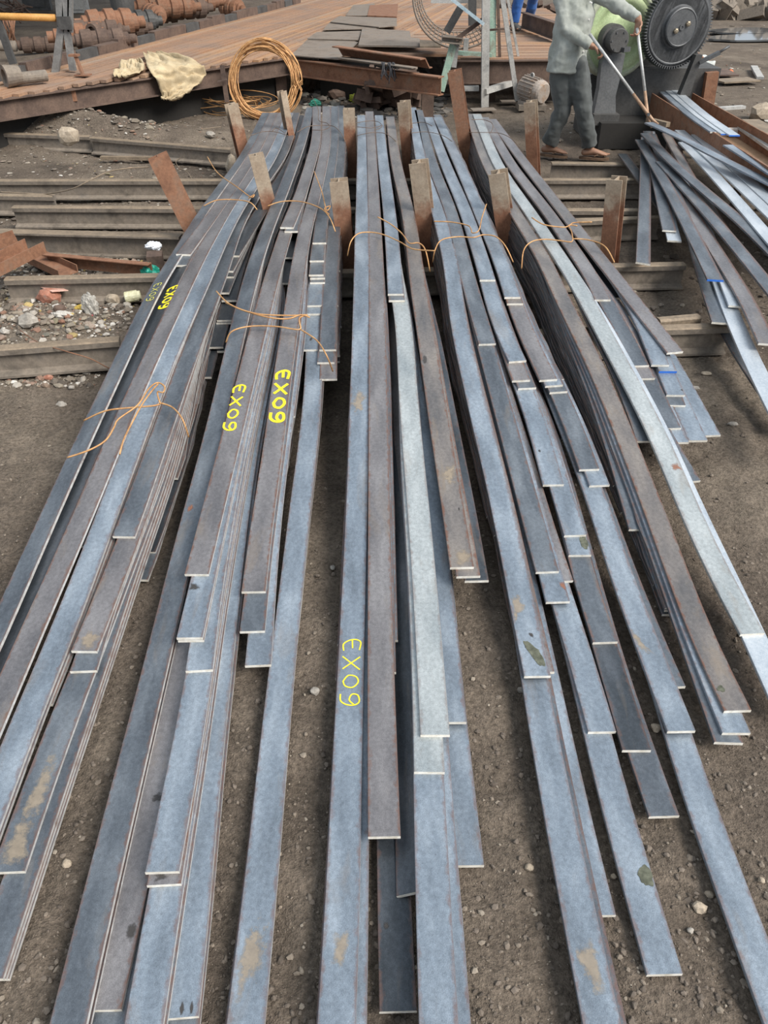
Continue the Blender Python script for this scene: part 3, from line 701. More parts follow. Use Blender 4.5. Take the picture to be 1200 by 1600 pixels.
def patch(key, px, py, L, Wd, mat, ang=0, seed=0, name='mud_patch', th=.0012):
    P, o = BARS[key]; ys = [p.y for p in P]; fx = pchip(ys[::-1], [p.x for p in P][::-1]); fz = pchip(ys[::-1], [p.z for p in P][::-1])
    y_c = ys[-1]
    for i in range(len(P)-1):
        a, b = pix_row(P[i]), pix_row(P[i+1])
        if a <= py <= b: y_c = ys[i]+(ys[i+1]-ys[i])*(py-a)/max(1e-6, b-a)
    xc = atz(px, py, fz(y_c)).x-fx(y_c); n = 26; V = []; ca, sa = math.cos(math.radians(ang)), math.sin(math.radians(ang))
    ring = []
    for i in range(n):
        a = 2*math.pi*i/n; r = 1+.45*mnoise.noise(Vector((math.cos(a)*1.5+seed*3.3, math.sin(a)*1.5, seed)))+.2*mnoise.noise(Vector((math.cos(a)*4+seed, math.sin(a)*4, seed)))
        u, v = L/2*r*math.cos(a), Wd/2*r*math.sin(a); dy, dx = u*ca-v*sa, u*sa+v*ca
        yy = min(max(y_c+dy, ys[-1]+.001), ys[0]); xx = max(-BW/2+.001, min(BW/2-.001, xc+dx)); ring.append((xx, yy))
    if mat is M_mud:
        V = [(fx(y)+x, y, fz(y)+th) for x, y in ring]+[(fx(y)+x, y, fz(y)-.0005) for x, y in ring]
        m = MB(); m.add(V, [tuple(range(n))]+[(i, (i+1) % n, n+(i+1) % n, n+i) for i in range(n)]); return m.build(name, mat, o)
    cx, cy = sum(p[0] for p in ring)/n, sum(p[1] for p in ring)/n; V, rad = [(fx(cy)+cx, cy, fz(cy)+th+cx*ROLLS[key])], [0.0]
    for k in (1, 2, 3, 4):
        for x, y in ring:
            xx, yy = cx+(x-cx)*k/4, cy+(y-cy)*k/4; V.append((fx(yy)+xx, yy, fz(yy)+th+xx*ROLLS[key])); rad.append(k/4)
    F = [(0, 1+i, 1+(i+1) % n) for i in range(n)]
    for k in range(3): F += [(1+k*n+i, 1+(k+1)*n+i, 1+(k+1)*n+(i+1) % n, 1+k*n+(i+1) % n) for i in range(n)]
    m = MB(); m.add(V, F); ob = m.build(name, mat, o, fix=False); ul = ob.data.uv_layers.new(name='UVMap')
    ul.data.foreach_set('uv', np.array([(rad[l.vertex_index], 0) for l in ob.data.loops]).ravel()); return ob
patch('4a', 836, 1022, .11, .028, M_mud, -22, 1); patch('4a', 822, 1010, .03, .015, M_wetst, -20, 4, 'wet_stain'); patch('4a', 830, 993, .03, .016, M_wetst, -30, 5, 'wet_stain')
patch('4a', 806, 950, .16, .05, M_sand, 15, 2, 'sand_film', .0005)
patch('4c5', 913, 848, .07, .028, M_mud, 0, 6); patch('4b3', 884, 918, .08, .026, M_rustp, -25, 7, 'rust_stain', .0005)
patch('2b2', 300, 917, .035, .062, M_wetst, 12, 8, 'wet_stain', .0005); patch('2b4b', 253, 1370, .03, .05, M_wetst, 0, 9, 'wet_stain', .0005)
patch('2a2', 205, 1457, .06, .026, M_wetst, -5, 10, 'wet_stain', .0005); patch('2a2', 250, 1247, .035, .05, M_wetst, 0, 11, 'wet_stain', .0005)
patch('2b5', 284, 1577, .035, .010, M_wetst, 0, 12, 'wet_stain', .0006); patch('2b5', 299, 1579, .035, .010, M_wetst, 0, 13, 'wet_stain', .0006)
patch('3d', 722, 872, .10, .066, M_sand, 0, 14, 'sand_film', .0005); patch('3d', 703, 742, .16, .06, M_sand, 10, 15, 'sand_film', .0005); patch('3d', 664, 562, .10, .025, M_wetst, 0, 16, 'wet_stain', .0006); patch('3d', 717, 795, .03, .012, M_wetst, 0, 17, 'wet_stain', .0006)
patch('1e2', 138, 1003, .12, .066, M_sand, 0, 18, 'sand_film', .0005); patch('1f', 60, 1240, .22, .06, M_sand, 0, 19, 'sand_film', .0005); patch('1f', 25, 1325, .22, .07, M_sand, 0, 39, 'sand_film', .0004)
patch('2d', 393, 1490, .22, .062, M_sand, 8, 20, 'sand_film', .0005); patch('3a', 533, 1478, .10, .05, M_sand, 10, 21, 'sand_film', .0005); patch('3a', 560, 625, .18, .068, M_sand, 0, 22, 'sand_film', .0005)
patch('5a', 1127, 1077, .022, .022, M_mud, 0, 23); patch('3j', 604, 1448, .022, .020, M_wetst, 0, 24, 'wet_stain'); patch('4f', 1000, 1005, .12, .035, M_sand, -20, 25, 'sand_film', .0005)
patch('4l', 925, 1508, .14, .055, M_sand, 0, 26, 'sand_film', .0005); patch('2d7', 486, 530, .05, .02, M_wetst, 0, 27, 'wet_stain', .0006)
patch('2a', 297, 794, .045, .03, M_rustp, 0, 28, 'rust_flake', .001); patch('5b', 1057, 730, .05, .05, M_rustp, 10, 29, 'rust_stain', .0005); patch('4k', 1010, 1370, .05, .035, M_mud, 0, 30)
patch('5d4', 1068, 610, .02, .03, M_wetst, 0, 31, 'wet_stain', .0006); patch('4c3', 843, 705, .03, .018, M_wetst, 0, 32, 'wet_stain', .0006)
# ================================================================== binding wires
def wpath(pts, kn=9, kf=TOP+2.0, dz=.004):
    """pixel points; an optional third value lowers (-) or lifts (+) the wire there"""
    out = []
    for p in pts:
        w = solve(p[0], p[1], kn, kf); z = w.z+dz+(p[2] if len(p) > 2 else 0)
        out.append(atz(p[0], p[1], z))
    return out
def wire(label, *runs, r=.0036, mat=None, **kw):
    m = MB()
    for run in runs: m.tube(crom(wpath(run, **kw), 6), r, 6)
    return tagit(m.build('binding_wire', mat or M_wire), label, 'wire', 'wires tied round the bar bundles')
wire('twisted rusty wire with long loose tails across the leftmost bundle, nearest the camera',
     [(131,657,-.03),(165,642),(205,637),(240,634),(252,630)], [(252,630),(270,637),(285,655),(295,683,-.06)],
     [(105,715,.02),(140,703,.03),(165,688,.03),(178,668,.03),(185,655,.03),(215,633,.035),(232,608,.03),(246,598,.02),(257,604,.02),(255,613,.02),(246,613,.015),(250,630,.005)],
     [(187,710,.02),(193,688,.03),(205,663,.03),(222,632,.035),(238,610,.03),(247,600,.02)])
wire('rusty wire over the leftmost bundle between the front posts', [(318,322,-.03),(338,313),(365,312),(390,316),(402,328,-.04)], [(324,245,.06),(340,270,.04),(370,292,.03),(392,308,.01),(397,304,.02),(388,310)])
wire('thin dark wire over the far end of the leftmost bundle', [(392,212,-.02),(410,206),(430,206),(450,212,-.02)], [(425,206),(432,200,.02),(445,208,.01)], r=.0028, mat=M_wire_dk)
wire('rusty wire with twin tails tied over the second bundle, nearest the camera',
     [(353,535,-.04),(362,518),(390,510),(430,510),(465,515),(470,510)], [(470,515),(495,532),(510,555),(520,580,-.08)],
     [(338,455,.03),(360,476,.03),(400,490,.02),(450,493,.015),(480,492,.01),(468,497,.01),(470,513)], [(353,473,.02),(380,485,.02),(420,496,.015),(450,498,.01),(470,492,.015),(484,496,.01)])
wire('rusty wire over the second bundle between front posts', [(418,322,-.02),(440,315),(470,315),(500,325),(515,340),(524,362,-.06)], [(491,268,.05),(503,300,.03),(510,328,.01),(516,322,.015),(507,326,.01),(514,335)])
wire('dark looped wire over the far end of the second bundle', [(464,207,-.03),(480,198),(500,196),(520,197),(532,207),(540,222,-.05)], [(487,150,.10),(497,170,.05),(498,188,.01),(510,192,.01),(515,198),(505,203),(488,203)], r=.0028, mat=M_wire_dk)
wire('rusty wire with wavy tail over the middle bundle, front', [(543,400,-.10),(548,378,-.03),(560,365),(580,363),(600,367),(625,378),(645,389),(680,392,.02)], [(590,339,.05),(610,350,.03),(625,362,.01),(632,370,.01),(640,380),(655,380),(665,392,-.03),(672,425,-.12)])
wire('thin dark wires over the far end of the middle bundle', [(558,212,-.02),(575,208),(590,207),(605,210),(620,222,-.03)], [(558,192),(575,189),(590,190),(597,197,.02),(588,203,.01)], [(558,198),(580,200),(597,196)], r=.0026, mat=M_wire_dk)
wire('rusty wire with crooked hook over the fourth bundle, front', [(676,410,-.10),(680,390,-.03),(690,375),(715,370),(740,371),(755,367),(775,370),(790,385,-.03),(802,410,-.10)], [(678,346,.0),(705,347),(730,352),(736,358,.01),(738,364,.015),(748,360,.03),(753,340,.05),(760,319,.07)])
wire('thin dark wire over the far end of the fourth bundle', [(642,208),(665,206),(690,211),(708,222,-.03)], [(642,193),(660,191),(668,193,.01),(675,197,.01)], r=.0026, mat=M_wire_dk)
wire('rusty wire with hooked knot over the rightmost bundle, front', [(815,420,-.10),(818,392,-.03),(830,378),(850,374),(875,376),(892,378),(895,373)], [(895,373),(920,375),(945,385),(960,410,-.05)], [(831,340,.05),(850,351,.03),(880,355,.02),(890,352,.02),(897,348,.02),(925,347,.03)], [(895,373),(893,362,.01),(889,352,.02),(902,353,.02)])
wire('dark hooked wire over the far end of the rightmost bundle', [(733,207,-.02),(755,207),(780,208),(798,216),(812,230,-.03)], [(737,187,.03),(755,187,.03),(768,192,.02),(770,200,.01),(766,208)], r=.0028, mat=M_wire_dk)

# ================================================================== loose stones, rubble, litter
def stone_mesh(r, sq=(1,1,.7), seed=0, sub=2, rough=.35):
    bm = bmesh.new(); bmesh.ops.create_icosphere(bm, subdivisions=sub, radius=1.0)
    off = Vector((seed*3.1, seed*1.7, seed*.9))
    for v in bm.verts:
        n = mnoise.noise(v.co*1.1+off)*rough + mnoise.noise(v.co*2.7+off)*rough*.4
        v.co = v.co*(1+n); v.co = Vector((v.co.x*sq[0], v.co.y*sq[1], v.co.z*sq[2]))*r
    me = bpy.data.meshes.new('stone'); bm.to_mesh(me); bm.free(); return me
def stone(px, py, wpx, label, mat, sq=(1,.9,.7), seed=0, name='stone', z=None, cat='stone', group=None, rot=0):
    p = atz(px, py, 0); p = atz(px, py, (gz(p.x, p.y) if z is None else z))
    d = p.y*CP+(CAM_H-p.z)*SP; r = wpx/2*d/FPX
    me = stone_mesh(r, sq, seed); me.materials.append(mat); o = link_mesh(name, me)
    o.location = p+Vector((0, 0, r*sq[2]*.62)); o.rotation_euler = (0, 0, rot); return tagit(o, label, cat, group)
stone(110, 222, 31, 'wedge-shaped tan stone leaning on the far left rail', M_stone_tan, (1,.7,.95), 3)
stone(78, 472, 38, 'red broken brick lump in the left rubble', M_brick, (1,.8,.75), 5, 'brick_lump', cat='brick')
stone(47, 508, 33, 'rounded grey cobble in the left rubble', M_stone, (1,.85,.7), 8)
stone(177, 474, 21, 'angular pale stone beside the milky plastic bag', M_stone_tan, (1,.8,.9), 11)
stone(95, 488, 20, 'brown stone lump behind the grey cobble', M_rust_dk, (1,.8,.8), 12)
stone(76, 592, 16, 'small red brick chip below the sunken rail', M_brick, (1,.7,.6), 14, 'brick_chip', cat='brick')
stone(48, 465, 18, 'grey stone left of the red brick lump', M_stone, (1,.8,.7), 15)
stone(364, 270, 26, 'yellow sandstone block wedged by the back left post', M_stone_tan, (.8,.7,1.2), 17)
stone(97, 634, 18, 'flat grey stone on bare dirt left of the leftmost bundle', M_stone, (1,.7,.5), 18)
stone(112, 607, 10, 'small grey stone near the leftmost bundle', M_stone, (1,.8,.6), 19)
stone(827, 1357, 15, 'round pale pebble between middle and fourth bundles', M_stone_tan, (1,.9,.8), 21, 'pebble')
stone(1024, 1140, 16, 'round tan pebble beside the sand smeared bar end', M_stone_tan, (1,.9,.8), 22, 'pebble')
stone(1092, 1421, 22, 'brown pebble in the bottom right dirt', M_stone_tan, (1,.85,.8), 23, 'pebble')
stone(1107, 1399, 14, 'small white pebble above the brown pebble', M_stone_tan, (1,.8,.7), 24, 'pebble')
stone(958, 1371, 10, 'white pebble against the rough blue bar', M_stone_tan, (1,.9,.9), 25, 'pebble')
stone(1189, 1377, 11, 'white pebble at the right picture edge', M_stone_tan, (1,.9,.8), 26, 'pebble')
stone(1078, 1455, 11, 'grey pebble below the brown pebble', M_stone, (1,.9,.8), 27, 'pebble')
stone(815, 1080, 14, 'dark clod between middle and fourth bundles', M_stone, (1,.9,.7), 28, 'clod')
stone(105, 1352, 16, 'brown clod between the two left bundles', M_stone_tan, (1,.9,.8), 29, 'clod')
stone(492, 1082, 16, 'flat clod between second and middle bundles', M_stone, (1,.9,.6), 30, 'clod')
stone(520, 888, 10, 'oval pebble in the shade left of the middle bundle', M_stone, (.8,1.1,.6), 31, 'pebble')
stone(1045, 555, 11, 'grey stone in the dirt right of the front right rail', M_stone, (1,.8,.7), 33)
stone(1103, 585, 16, 'tan flat chip in the dirt right of the front right rail', M_stone_tan, (1,.6,.4), 34, 'stone_chip')
stone(1085, 608, 16, 'grey flat chip near the smudged bar end', M_stone, (1,.5,.4), 35, 'stone_chip')
stone(1145, 664, 17, 'long grey chip right of the lowest bar ends', M_stone, (1,.5,.4), 36, 'stone_chip')
stone(970, 290, 16, 'grey rubble piece behind the front right post', M_stone, (1,.7,.5), 37)
stone(330, 213, 14, 'dark stone in front of the wire loops', M_stone, (1,.8,.7), 38)
stone(527, 155, 30, 'dark boulder in the shade under the plates', M_rust_dk, (1,.7,.6), 39, 'boulder')
# plastic and litter
def plastic(name, c, rough=.35, alpha=1.0, trans=0.0):
    t = NT(name); co = world_coord(t); f = t.noise(co, 45, 5)
    t.set(Base_Color=t.mix(.5, c, t.ramp(f, [(.3, .2), (.7, .8)]), 'OVERLAY'), Roughness=rough, Alpha=alpha, Subsurface_Weight=trans)
    t.bump(f, .6, .01); return t.mat
def crumple(px, py, wpx, label, mat, sq=(1,.8,.8), seed=0, name='plastic_bag', cat='plastic bag', z=None):
    p = atz(px, py, 0); p = atz(px, py, (gz(p.x, p.y) if z is None else z)); d = p.y*CP+(CAM_H-p.z)*SP; r = wpx/2*d/FPX
    bm = bmesh.new(); bmesh.ops.create_icosphere(bm, subdivisions=4, radius=1.0); off = Vector((seed*2.3, seed*.7, seed*1.9))
    for v in bm.verts:
        n = abs(mnoise.noise(v.co*1.6+off))*.55 + abs(mnoise.noise(v.co*4.0+off))*.30 - .22
        v.co = v.co*(1+n*1.0); v.co = Vector((v.co.x*sq[0], v.co.y*sq[1], v.co.z*sq[2]))*r
    me = bpy.data.meshes.new(name); bm.to_mesh(me); bm.free(); me.materials.append(mat)
    o = link_mesh(name, me); o.location = p+Vector((0, 0, r*sq[2]*.75)); return tagit(o, label, cat)
crumple(236, 438, 28, 'crumpled teal green plastic bag beside the leftmost bundle', plastic('teal_plastic', (.02,.33,.24)), (1,.8,1.05), 2)
crumple(144, 492, 26, 'milky translucent plastic bag standing in the left rubble', plastic('milky_plastic', (.42,.40,.36), .3, .85), (.95,.45,1.5), 4)
crumple(241, 389, 22, 'crumpled white paper on the rusty channel offcut', plastic('white_paper', (.72,.75,.80), .7), (1.2,.7,.55), 6, 'crumpled_paper', 'paper', z=.085)
crumple(493, 166, 18, 'green plastic scrap under the wire coil', plastic('green_scrap', (.05,.28,.20)), (1,.7,.6), 8, 'plastic_scrap', 'plastic scrap')
crumple(426, 150, 26, 'maroon cloth bundle inside the wire coil', plastic('maroon_cloth', (.16,.035,.05), .9), (1,.7,.8), 9, 'cloth_bundle', 'cloth')
crumple(560, 160, 26, 'tuft of yellow green leaves behind the middle bundle', plastic('yellow_green_leaf', (.38,.42,.06), .8), (1.2,.7,.5), 10, 'weed_tuft', 'plant')
crumple(42, 455, 13, 'torn yellow wrapper at the left picture edge', plastic('yellow_wrapper', (.62,.42,.04), .5), (.8,.4,1.2), 12, 'wrapper', 'litter')
crumple(128, 487, 20, 'crumpled yellow wrapper in front of the milky bag', plastic('mustard_wrapper', (.50,.34,.06), .5), (1.2,.8,.6), 13, 'wrapper', 'litter')
crumple(100, 495, 22, 'whitish torn film scrap beside the brown lump', plastic('grey_film', (.50,.47,.42), .4), (1.4,.8,.45), 14, 'plastic_scrap', 'plastic scrap')
crumple(15, 372, 22, 'black rag at the left picture edge on the rail', plastic('black_rag', (.02,.02,.022), .9), (1,.7,.6), 15, 'rag', 'cloth', z=.02)
m = MB(); p = atz(213, 468, .02); m.lathe(p+Vector((-.02,0,.02)), (1,.25,.1), [(-.045,.001),(-.045,.030),(-.04,.034),(.03,.034),(.034,.028),(.05,.026),(.05,.001)], 14)
tagit(m.build('plastic_tub', plastic('cream_plastic', (.62,.60,.40), .5)), 'small cream plastic tub lying on its side by the leftmost bundle', 'tub')
m = MB()
for a, b in (((118,488),(146,492)), ): m.bar(atz(*a, .02), atz(*b, .02), .02, .004)
tagit(m.build('paper_strip', plastic('pink_strip', (.70,.12,.14), .6)), 'pink paper strip on the dirt below the milky bag', 'litter')
m = MB(); q0, q1 = atz(66, 447, .06), atz(95, 458, .08); m.beam(q0, q1, [(-.05,0),(.05,.02),(.05,.024),(-.05,.004)])
tagit(m.build('wrapper', plastic('pink_white_wrapper', (.68,.42,.34), .5)), 'pink and white wrapper draped over the red brick lump', 'litter')

def scatter(name, n, region, size, stops, label, cat, flatness=.6, seed=1, zoff=0.0, reject=None):
    """thousands of loose crumbs nobody could count, one mesh"""
    r = np.random.default_rng(seed); ph = (1+5**.5)/2
    O = np.array([(-1,ph,0),(1,ph,0),(-1,-ph,0),(1,-ph,0),(0,-1,ph),(0,1,ph),(0,-1,-ph),(0,1,-ph),(ph,0,-1),(ph,0,1),(-ph,0,-1),(-ph,0,1)], float)/1.9
    F = [(0,11,5),(0,5,1),(0,1,7),(0,7,10),(0,10,11),(1,5,9),(5,11,4),(11,10,2),(10,7,6),(7,1,8),(3,9,4),(3,4,2),(3,2,6),(3,6,8),(3,8,9),(4,9,5),(2,4,11),(6,2,10),(8,6,7),(9,8,1)]
    V, FF, XY = [], [], []
    cnt = 0
    while cnt < n:
        p = region(r)
        if p is None: continue
        x, y = p[0], p[1]
        if reject and reject(x, y): continue
        s = size[0]*(size[1]/size[0])**(r.random()**2.8)
        q = O*(1+r.uniform(-.28, .28, (12, 3)))*np.array([1, r.uniform(.5, 1), flatness*r.uniform(.5, 1.1)])*s
        a = r.uniform(0, 6.28); ca, sa = math.cos(a), math.sin(a); q = np.stack([q[:,0]*ca-q[:,1]*sa, q[:,0]*sa+q[:,1]*ca, q[:,2]], 1)
        q += np.array([x, y, s*flatness*.35+zoff]); XY.append((x, y)); b = len(V); V += q.tolist(); FF += [tuple(i+b for i in f) for f in F]; cnt += 1
    XY = np.array(XY); V = np.array(V); V[:, 2] += np.repeat(gheight(XY[:, 0], XY[:, 1]), 12)
    me = bpy.data.meshes.new(name); me.from_pydata(V.tolist(), [], FF)
    t = NT(name+'_material'); g = t.new('ShaderNodeNewGeometry'); col = t.ramp(g.outputs['Random Per Island'], stops)
    f = t.noise(g.outputs['Position'], 90, 3); t.set(Base_Color=t.mix(.4, col, t.ramp(f, [(.3, .3), (.7, .75)]), 'OVERLAY'), Roughness=.95)
    me.materials.append(t.mat); o = link_mesh(name, me); o['kind'] = 'stuff'; return tagit(o, label, cat)
GRIT = [(0, (.085,.068,.054)), (.5, (.16,.13,.105)), (.9, (.20,.165,.13)), (1, (.30,.26,.21))]
def near_px(r):
    return atz(r.uniform(-60, 1260), 520+1130*r.random()**.8, 0)
scatter('gravel', 13000, near_px, (.0016, .0105), GRIT, 'small gravel and soil crumbs strewn over the dirt', 'gravel', .7, 3)
scatter('gravel', 3500, lambda r: atz(r.uniform(-60, 1260), r.uniform(120, 520), 0), (.006, .035), GRIT, 'gravel and soil crumbs on the far yard', 'gravel', .55, 4)
LIT = [(0, (.085,.07,.056)), (.35, (.18,.15,.118)), (.55, (.25,.215,.165)), (.66, (.20,.10,.065)), (.74, (.30,.265,.22)), (.90, (.40,.37,.33)), (.955, (.58,.55,.50)), (.97, (.40,.29,.10)), (1, (.08,.09,.095))]
def rubble_px(r):
    y = r.choice([r.uniform(395, 440), r.uniform(445, 515), r.uniform(445, 515), r.uniform(515, 600)])
    xm = 225-(y-450)*.55; x = r.uniform(-60, min(235, xm))
    return atz(x, y, 0)
scatter('rubble', 4200, rubble_px, (.006, .032), LIT, 'rubble chips and litter heaped between the left rails', 'rubble', .6, 5)
scatter('litter', 1500, lambda r: atz(r.uniform(-20, 350), r.uniform(150, 345), 0), (.008, .035), LIT, 'pale litter flecks on the dirt around the left rails', 'litter', .25, 6)
scatter('rubble', 450, lambda r: Vector((r.uniform(-4.3, -2.4), r.normal(9.0, .28), 0)), (.01, .06), LIT, 'clods and litter on the dirt mound at the left end of the bed', 'rubble', .5, 10)
scatter('scrap_heap', 900, lambda r: atz(r.uniform(470, 700), 130+r.random()*52, 0), (.02, .09), [(0, (.03,.03,.03)), (.6, (.09,.08,.07)), (.9, (.16,.14,.12)), (1, (.35,.33,.28))], 'dark mixed scrap under the plate stack', 'scrap', .5, 7)
scatter('litter', 700, lambda r: atz(r.uniform(840, 1240), 35+r.random()*190, 0), (.01, .06), LIT, 'pale litter flecks on the far right yard', 'litter', .3, 8)
scatter('scrap_heap', 500, lambda r: Vector((r.uniform(-5.5, -2.6), r.uniform(11, 14), 0)), (.02, .10), [(0, (.05,.045,.04)), (.6, (.14,.09,.06)), (.9, (.22,.12,.07)), (1, (.45,.42,.38))], 'rusty scrap strewn behind the bed edging', 'scrap', .5, 9)

# ---- rusty channel offcuts at the left
def chan(p0, p1, label, w=.11, h=.055, t=.006, up=(0,0,1), M=None):
    m = MB(); m.beam(p0, p1, channel(w, h, t), up); return tagit(m.build('channel_offcut', M or M_rust), label, 'channel offcut', 'rusty channel offcuts in the left rubble')
chan(atz(-60, 452, .14), atz(58, 392, .17), 'rusty channel offcut propped up at the left picture edge', w=.16, h=.07)
chan(atz(-50, 400, .10), atz(27, 376, .15), 'rusty channel offcut behind the propped one, cut off by the picture edge', w=.13)
chan(atz(52, 404, .05), atz(108, 430, .03), 'short channel offcut with slanted end open to the camera', w=.14, h=.05)
a_, b_ = atz(72, 396, .09), atz(236, 412, .09)
m = MB(); m.beam(a_, b_, [(-.006,-.085),(.0,-.085),(.0,.0),(.045,.0),(.045,.006),(-.006,.006)])
tagit(m.build('channel_offcut', M_rust), 'long red-brown channel offcut lying against the rail left of the green bag', 'channel offcut', 'rusty channel offcuts in the left rubble')
m = MB(); m.box(atz(243, 408, .06), (.10,.12,.10), Matrix.Rotation(.2, 3, 'Z')); 
tagit(m.build('timber_block', M_rust_dk), 'dark block at the end of the long channel offcut', 'block')
# ---- loose wires on the left
def loose(label, pts, r=.004, mat=None, cat='wire'):
    m = MB(); m.tube(crom([atz(*p) for p in pts], 6), r, 6); return tagit(m.build('loose_wire', mat or M_wire), label, cat)
loose('bent tan wire arching from the left rails to the leaning post', [(0,300,.14),(40,302,.14),(70,303,.14),(110,296,.22),(140,282,.28),(170,268,.30),(200,263,.28),(232,261,.25)], .005, M_rail_top)
loose('thin reddish wire lying over the sunken front left rail', [(30,515,.05),(60,535,.12),(100,548,.14),(140,560,.08),(170,575,.03),(200,585,.02)], .003, M_rust)
loose('curled wire scrap between the far left rails', [(285,245,.02),(275,252,.04),(280,262,.02),(292,268,.02),(300,280,.02)], .003, M_rail_top)
loose('long thin wire on the dirt in front of the wire coil', [(265,190,.02),(275,198,.02),(300,203,.02),(345,198,.03)], .004, M_rail_top)
m = MB(); m.box(atz(197, 247, .02), (.50,.05,.03), Matrix.Rotation(-.05, 3, 'Z')); tagit(m.build('wood_strip', M_rail_top), 'grey flat strip lying between the two far left rails', 'strip')
# ================================================================== added roof, out of view: darkens the back left and bar reflections
m = MB()
for i in range(18):
    y0 = 13.0+i*1.05; m.box((-8.2, y0+.525, 7.0+.012*(i % 2)), (16.4, 1.10, .03))
m.build('added_roof', M_grey_paint)['kind'] = 'structure'
for k, (x, y) in enumerate(((-16.2, 13.4), (-.2, 31.5), (-16.2, 31.5))):
    m = MB(); m.beam((x, y, -.1), (x, y, 6.95), [(a, b-.1) for a, b in ibeam(.2, .2, .014, .01)], (0, 1, 0)); m.build('added_roof_frame_%d' % (k+1), M_dk_paint)['kind'] = 'structure'
for k, (y) in enumerate((13.4, 19, 25, 31.5)):
    m = MB(); m.beam((-16.4, y, 6.6), (0, y, 6.6), ibeam(.18, .36, .014, .01)); m.build('added_roof_frame_%d' % (k+5), M_dk_paint)['kind'] = 'structure'

# ================================================================== loose flat bars heaped at the right
GP = 'loose flat bars heaped at the right'
def loose_bar(pts, mat, label, endmat=None, roll=0, w=.088):
    P = crom([atz(*p) for p in pts], 5) if len(pts) > 2 else [atz(*pts[0])+(atz(*pts[1])-atz(*pts[0]))*i/8 for i in range(9)]
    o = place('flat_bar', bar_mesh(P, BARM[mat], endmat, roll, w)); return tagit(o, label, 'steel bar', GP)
loose_bar([(973,240,.20),(1040,330,.17)], 'dark', 'dark bar poking out left at the foot of the loose heap')
loose_bar([(1009,215,.24),(1008,300,.23),(1005,411,.22)], 'slate', 'short straight bar lying upright in the picture, left of loose heap', roll=4)
loose_bar([(1012,205,.25),(1030,290,.25),(1046,360,.25)], 'slate', 'short bar ending behind the front of the loose heap, left')
loose_bar([(1016,205,.23),(1036,300,.23),(1054,376,.235)], 'white', 'bright short bar tip under the left short bar of the heap')
loose_bar([(1072,330,.20),(1098,420,.20),(1126,504,.20)], 'slate', 'slate bar with raised end over the front right rail')
loose_bar([(1062,240,.22),(1112,400,.22),(1160,528,.20),(1240,690,.16)], 'white', 'brightest bar running down to the right picture edge')
loose_bar([(1058,230,.18),(1100,420,.14),(1140,520,.11),(1235,665,.08)], 'slate', 'thin bar edge lowest at the right picture edge')
loose_bar([(1085,320,.245),(1120,400,.24),(1152,478,.23)], 'white', 'bright bar tip ending between two slate bars at right')
loose_bar([(1025,250,.262),(1080,330,.262),(1125,400,.26),(1165,465,.25),(1200,537,.24)], 'mauve', 'bar with brownish end at the right picture edge')
loose_bar([(1000,218,.285),(1040,285,.285),(1080,360,.28),(1118,437,.28)], 'slate', 'slate bar with blue painted end in front of the loose heap', M_end_blue)
loose_bar([(1018,209,.275),(1045,275,.275),(1073,347,.272)], 'slate', 'thin bar slanting under the blue ended bar')
loose_bar([(1033,252,.295),(1100,325,.295),(1160,395,.29),(1245,500,.285)], 'slate', 'second long slate bar crossing the loose heap')
loose_bar([(1042,209,.31),(1065,250,.31),(1085,285,.295),(1130,356,.28)], 'rusty', 'crumpled brownish bar under the long slate bars', roll=10)
loose_bar([(1008,208,.33),(1050,252,.33),(1100,296,.325),(1160,347,.315),(1250,435,.30)], 'slate', 'longest slate bar across the top of the loose heap')
loose_bar([(1068,222,.335),(1110,266,.335),(1160,322,.33),(1245,420,.32)], 'white', 'bright bar right of the longest slate bar')
loose_bar([(1062,203,.345),(1120,255,.345),(1170,302,.34),(1250,378,.335)], 'white', 'second bright bar right of the longest slate bar')
loose_bar([(1088,210,.35),(1140,255,.35),(1190,300,.345),(1250,355,.34)], 'white', 'third bright bar, next to the held bar')
loose_bar([(1150,250,.33),(1200,290,.33),(1260,335,.33)], 'blue', 'blue bar half hidden under the held bar at the right edge')
HELD = [(1014,191,.46),(1060,212,.44),(1110,238,.42),(1170,268,.40),(1270,318,.38)]
loose_bar(HELD, 'blue', 'blue bar gripped by the tongs and pulled across the heap')
# ---- trough
tx0, tx1, ty0, ty1, tz = 2.78, 3.20, 4.4, 8.95, .30
tr = empty('feed_trough', (3.0, 6.5, 0), 'rusty steel trough carrying bars from the machine', 'trough')
m = MB(); m.box(((tx0+tx1)/2, (ty0+ty1)/2, tz), (tx1-tx0, ty1-ty0, .008)); m.build('trough_floor', simple('orange_dust_plate', (.30,.17,.09), (.44,.28,.17), 5, .8, .1, .2, .003), tr)
for x in (tx0, tx1):
    m = MB(); m.box((x, (ty0+ty1)/2, tz+.055), (.012, ty1-ty0, .19)); m.build('trough_wall', M_rust, tr)
for y in (4.7, 6.4, 8.2):
    for x in (tx0+.03, tx1-.03): m = MB(); m.box((x, y, tz/2), (.05, .05, tz)); m.build('leg', M_rust_dk, tr)
for i, (px, py) in enumerate(((1147, 206), (1090, 166))):
    p = atz(px, py, .345); m = MB(); m.lathe(p, (1, 0, 0), [(-.06,.001),(-.06,.035),(.06,.035),(.06,.001)], 14); m.build('roller', simple('worn_roller%d' % i, (.42,.35,.30), (.6,.54,.48), 20), tr)
loose_bar([(1030,137,.46),(1075,176,.455),(1118,206,.45)], 'blue', 'bar in the trough with dark end, leftmost of three')
loose_bar([(1040,136,.47),(1090,178,.46),(1135,209,.455)], 'white', 'bar in the trough with blue end, middle of three', M_end_blue)
loose_bar([(1048,134,.475),(1100,178,.465),(1148,211,.46)], 'white', 'bar in the trough with blue end, rightmost of three', M_end_blue)
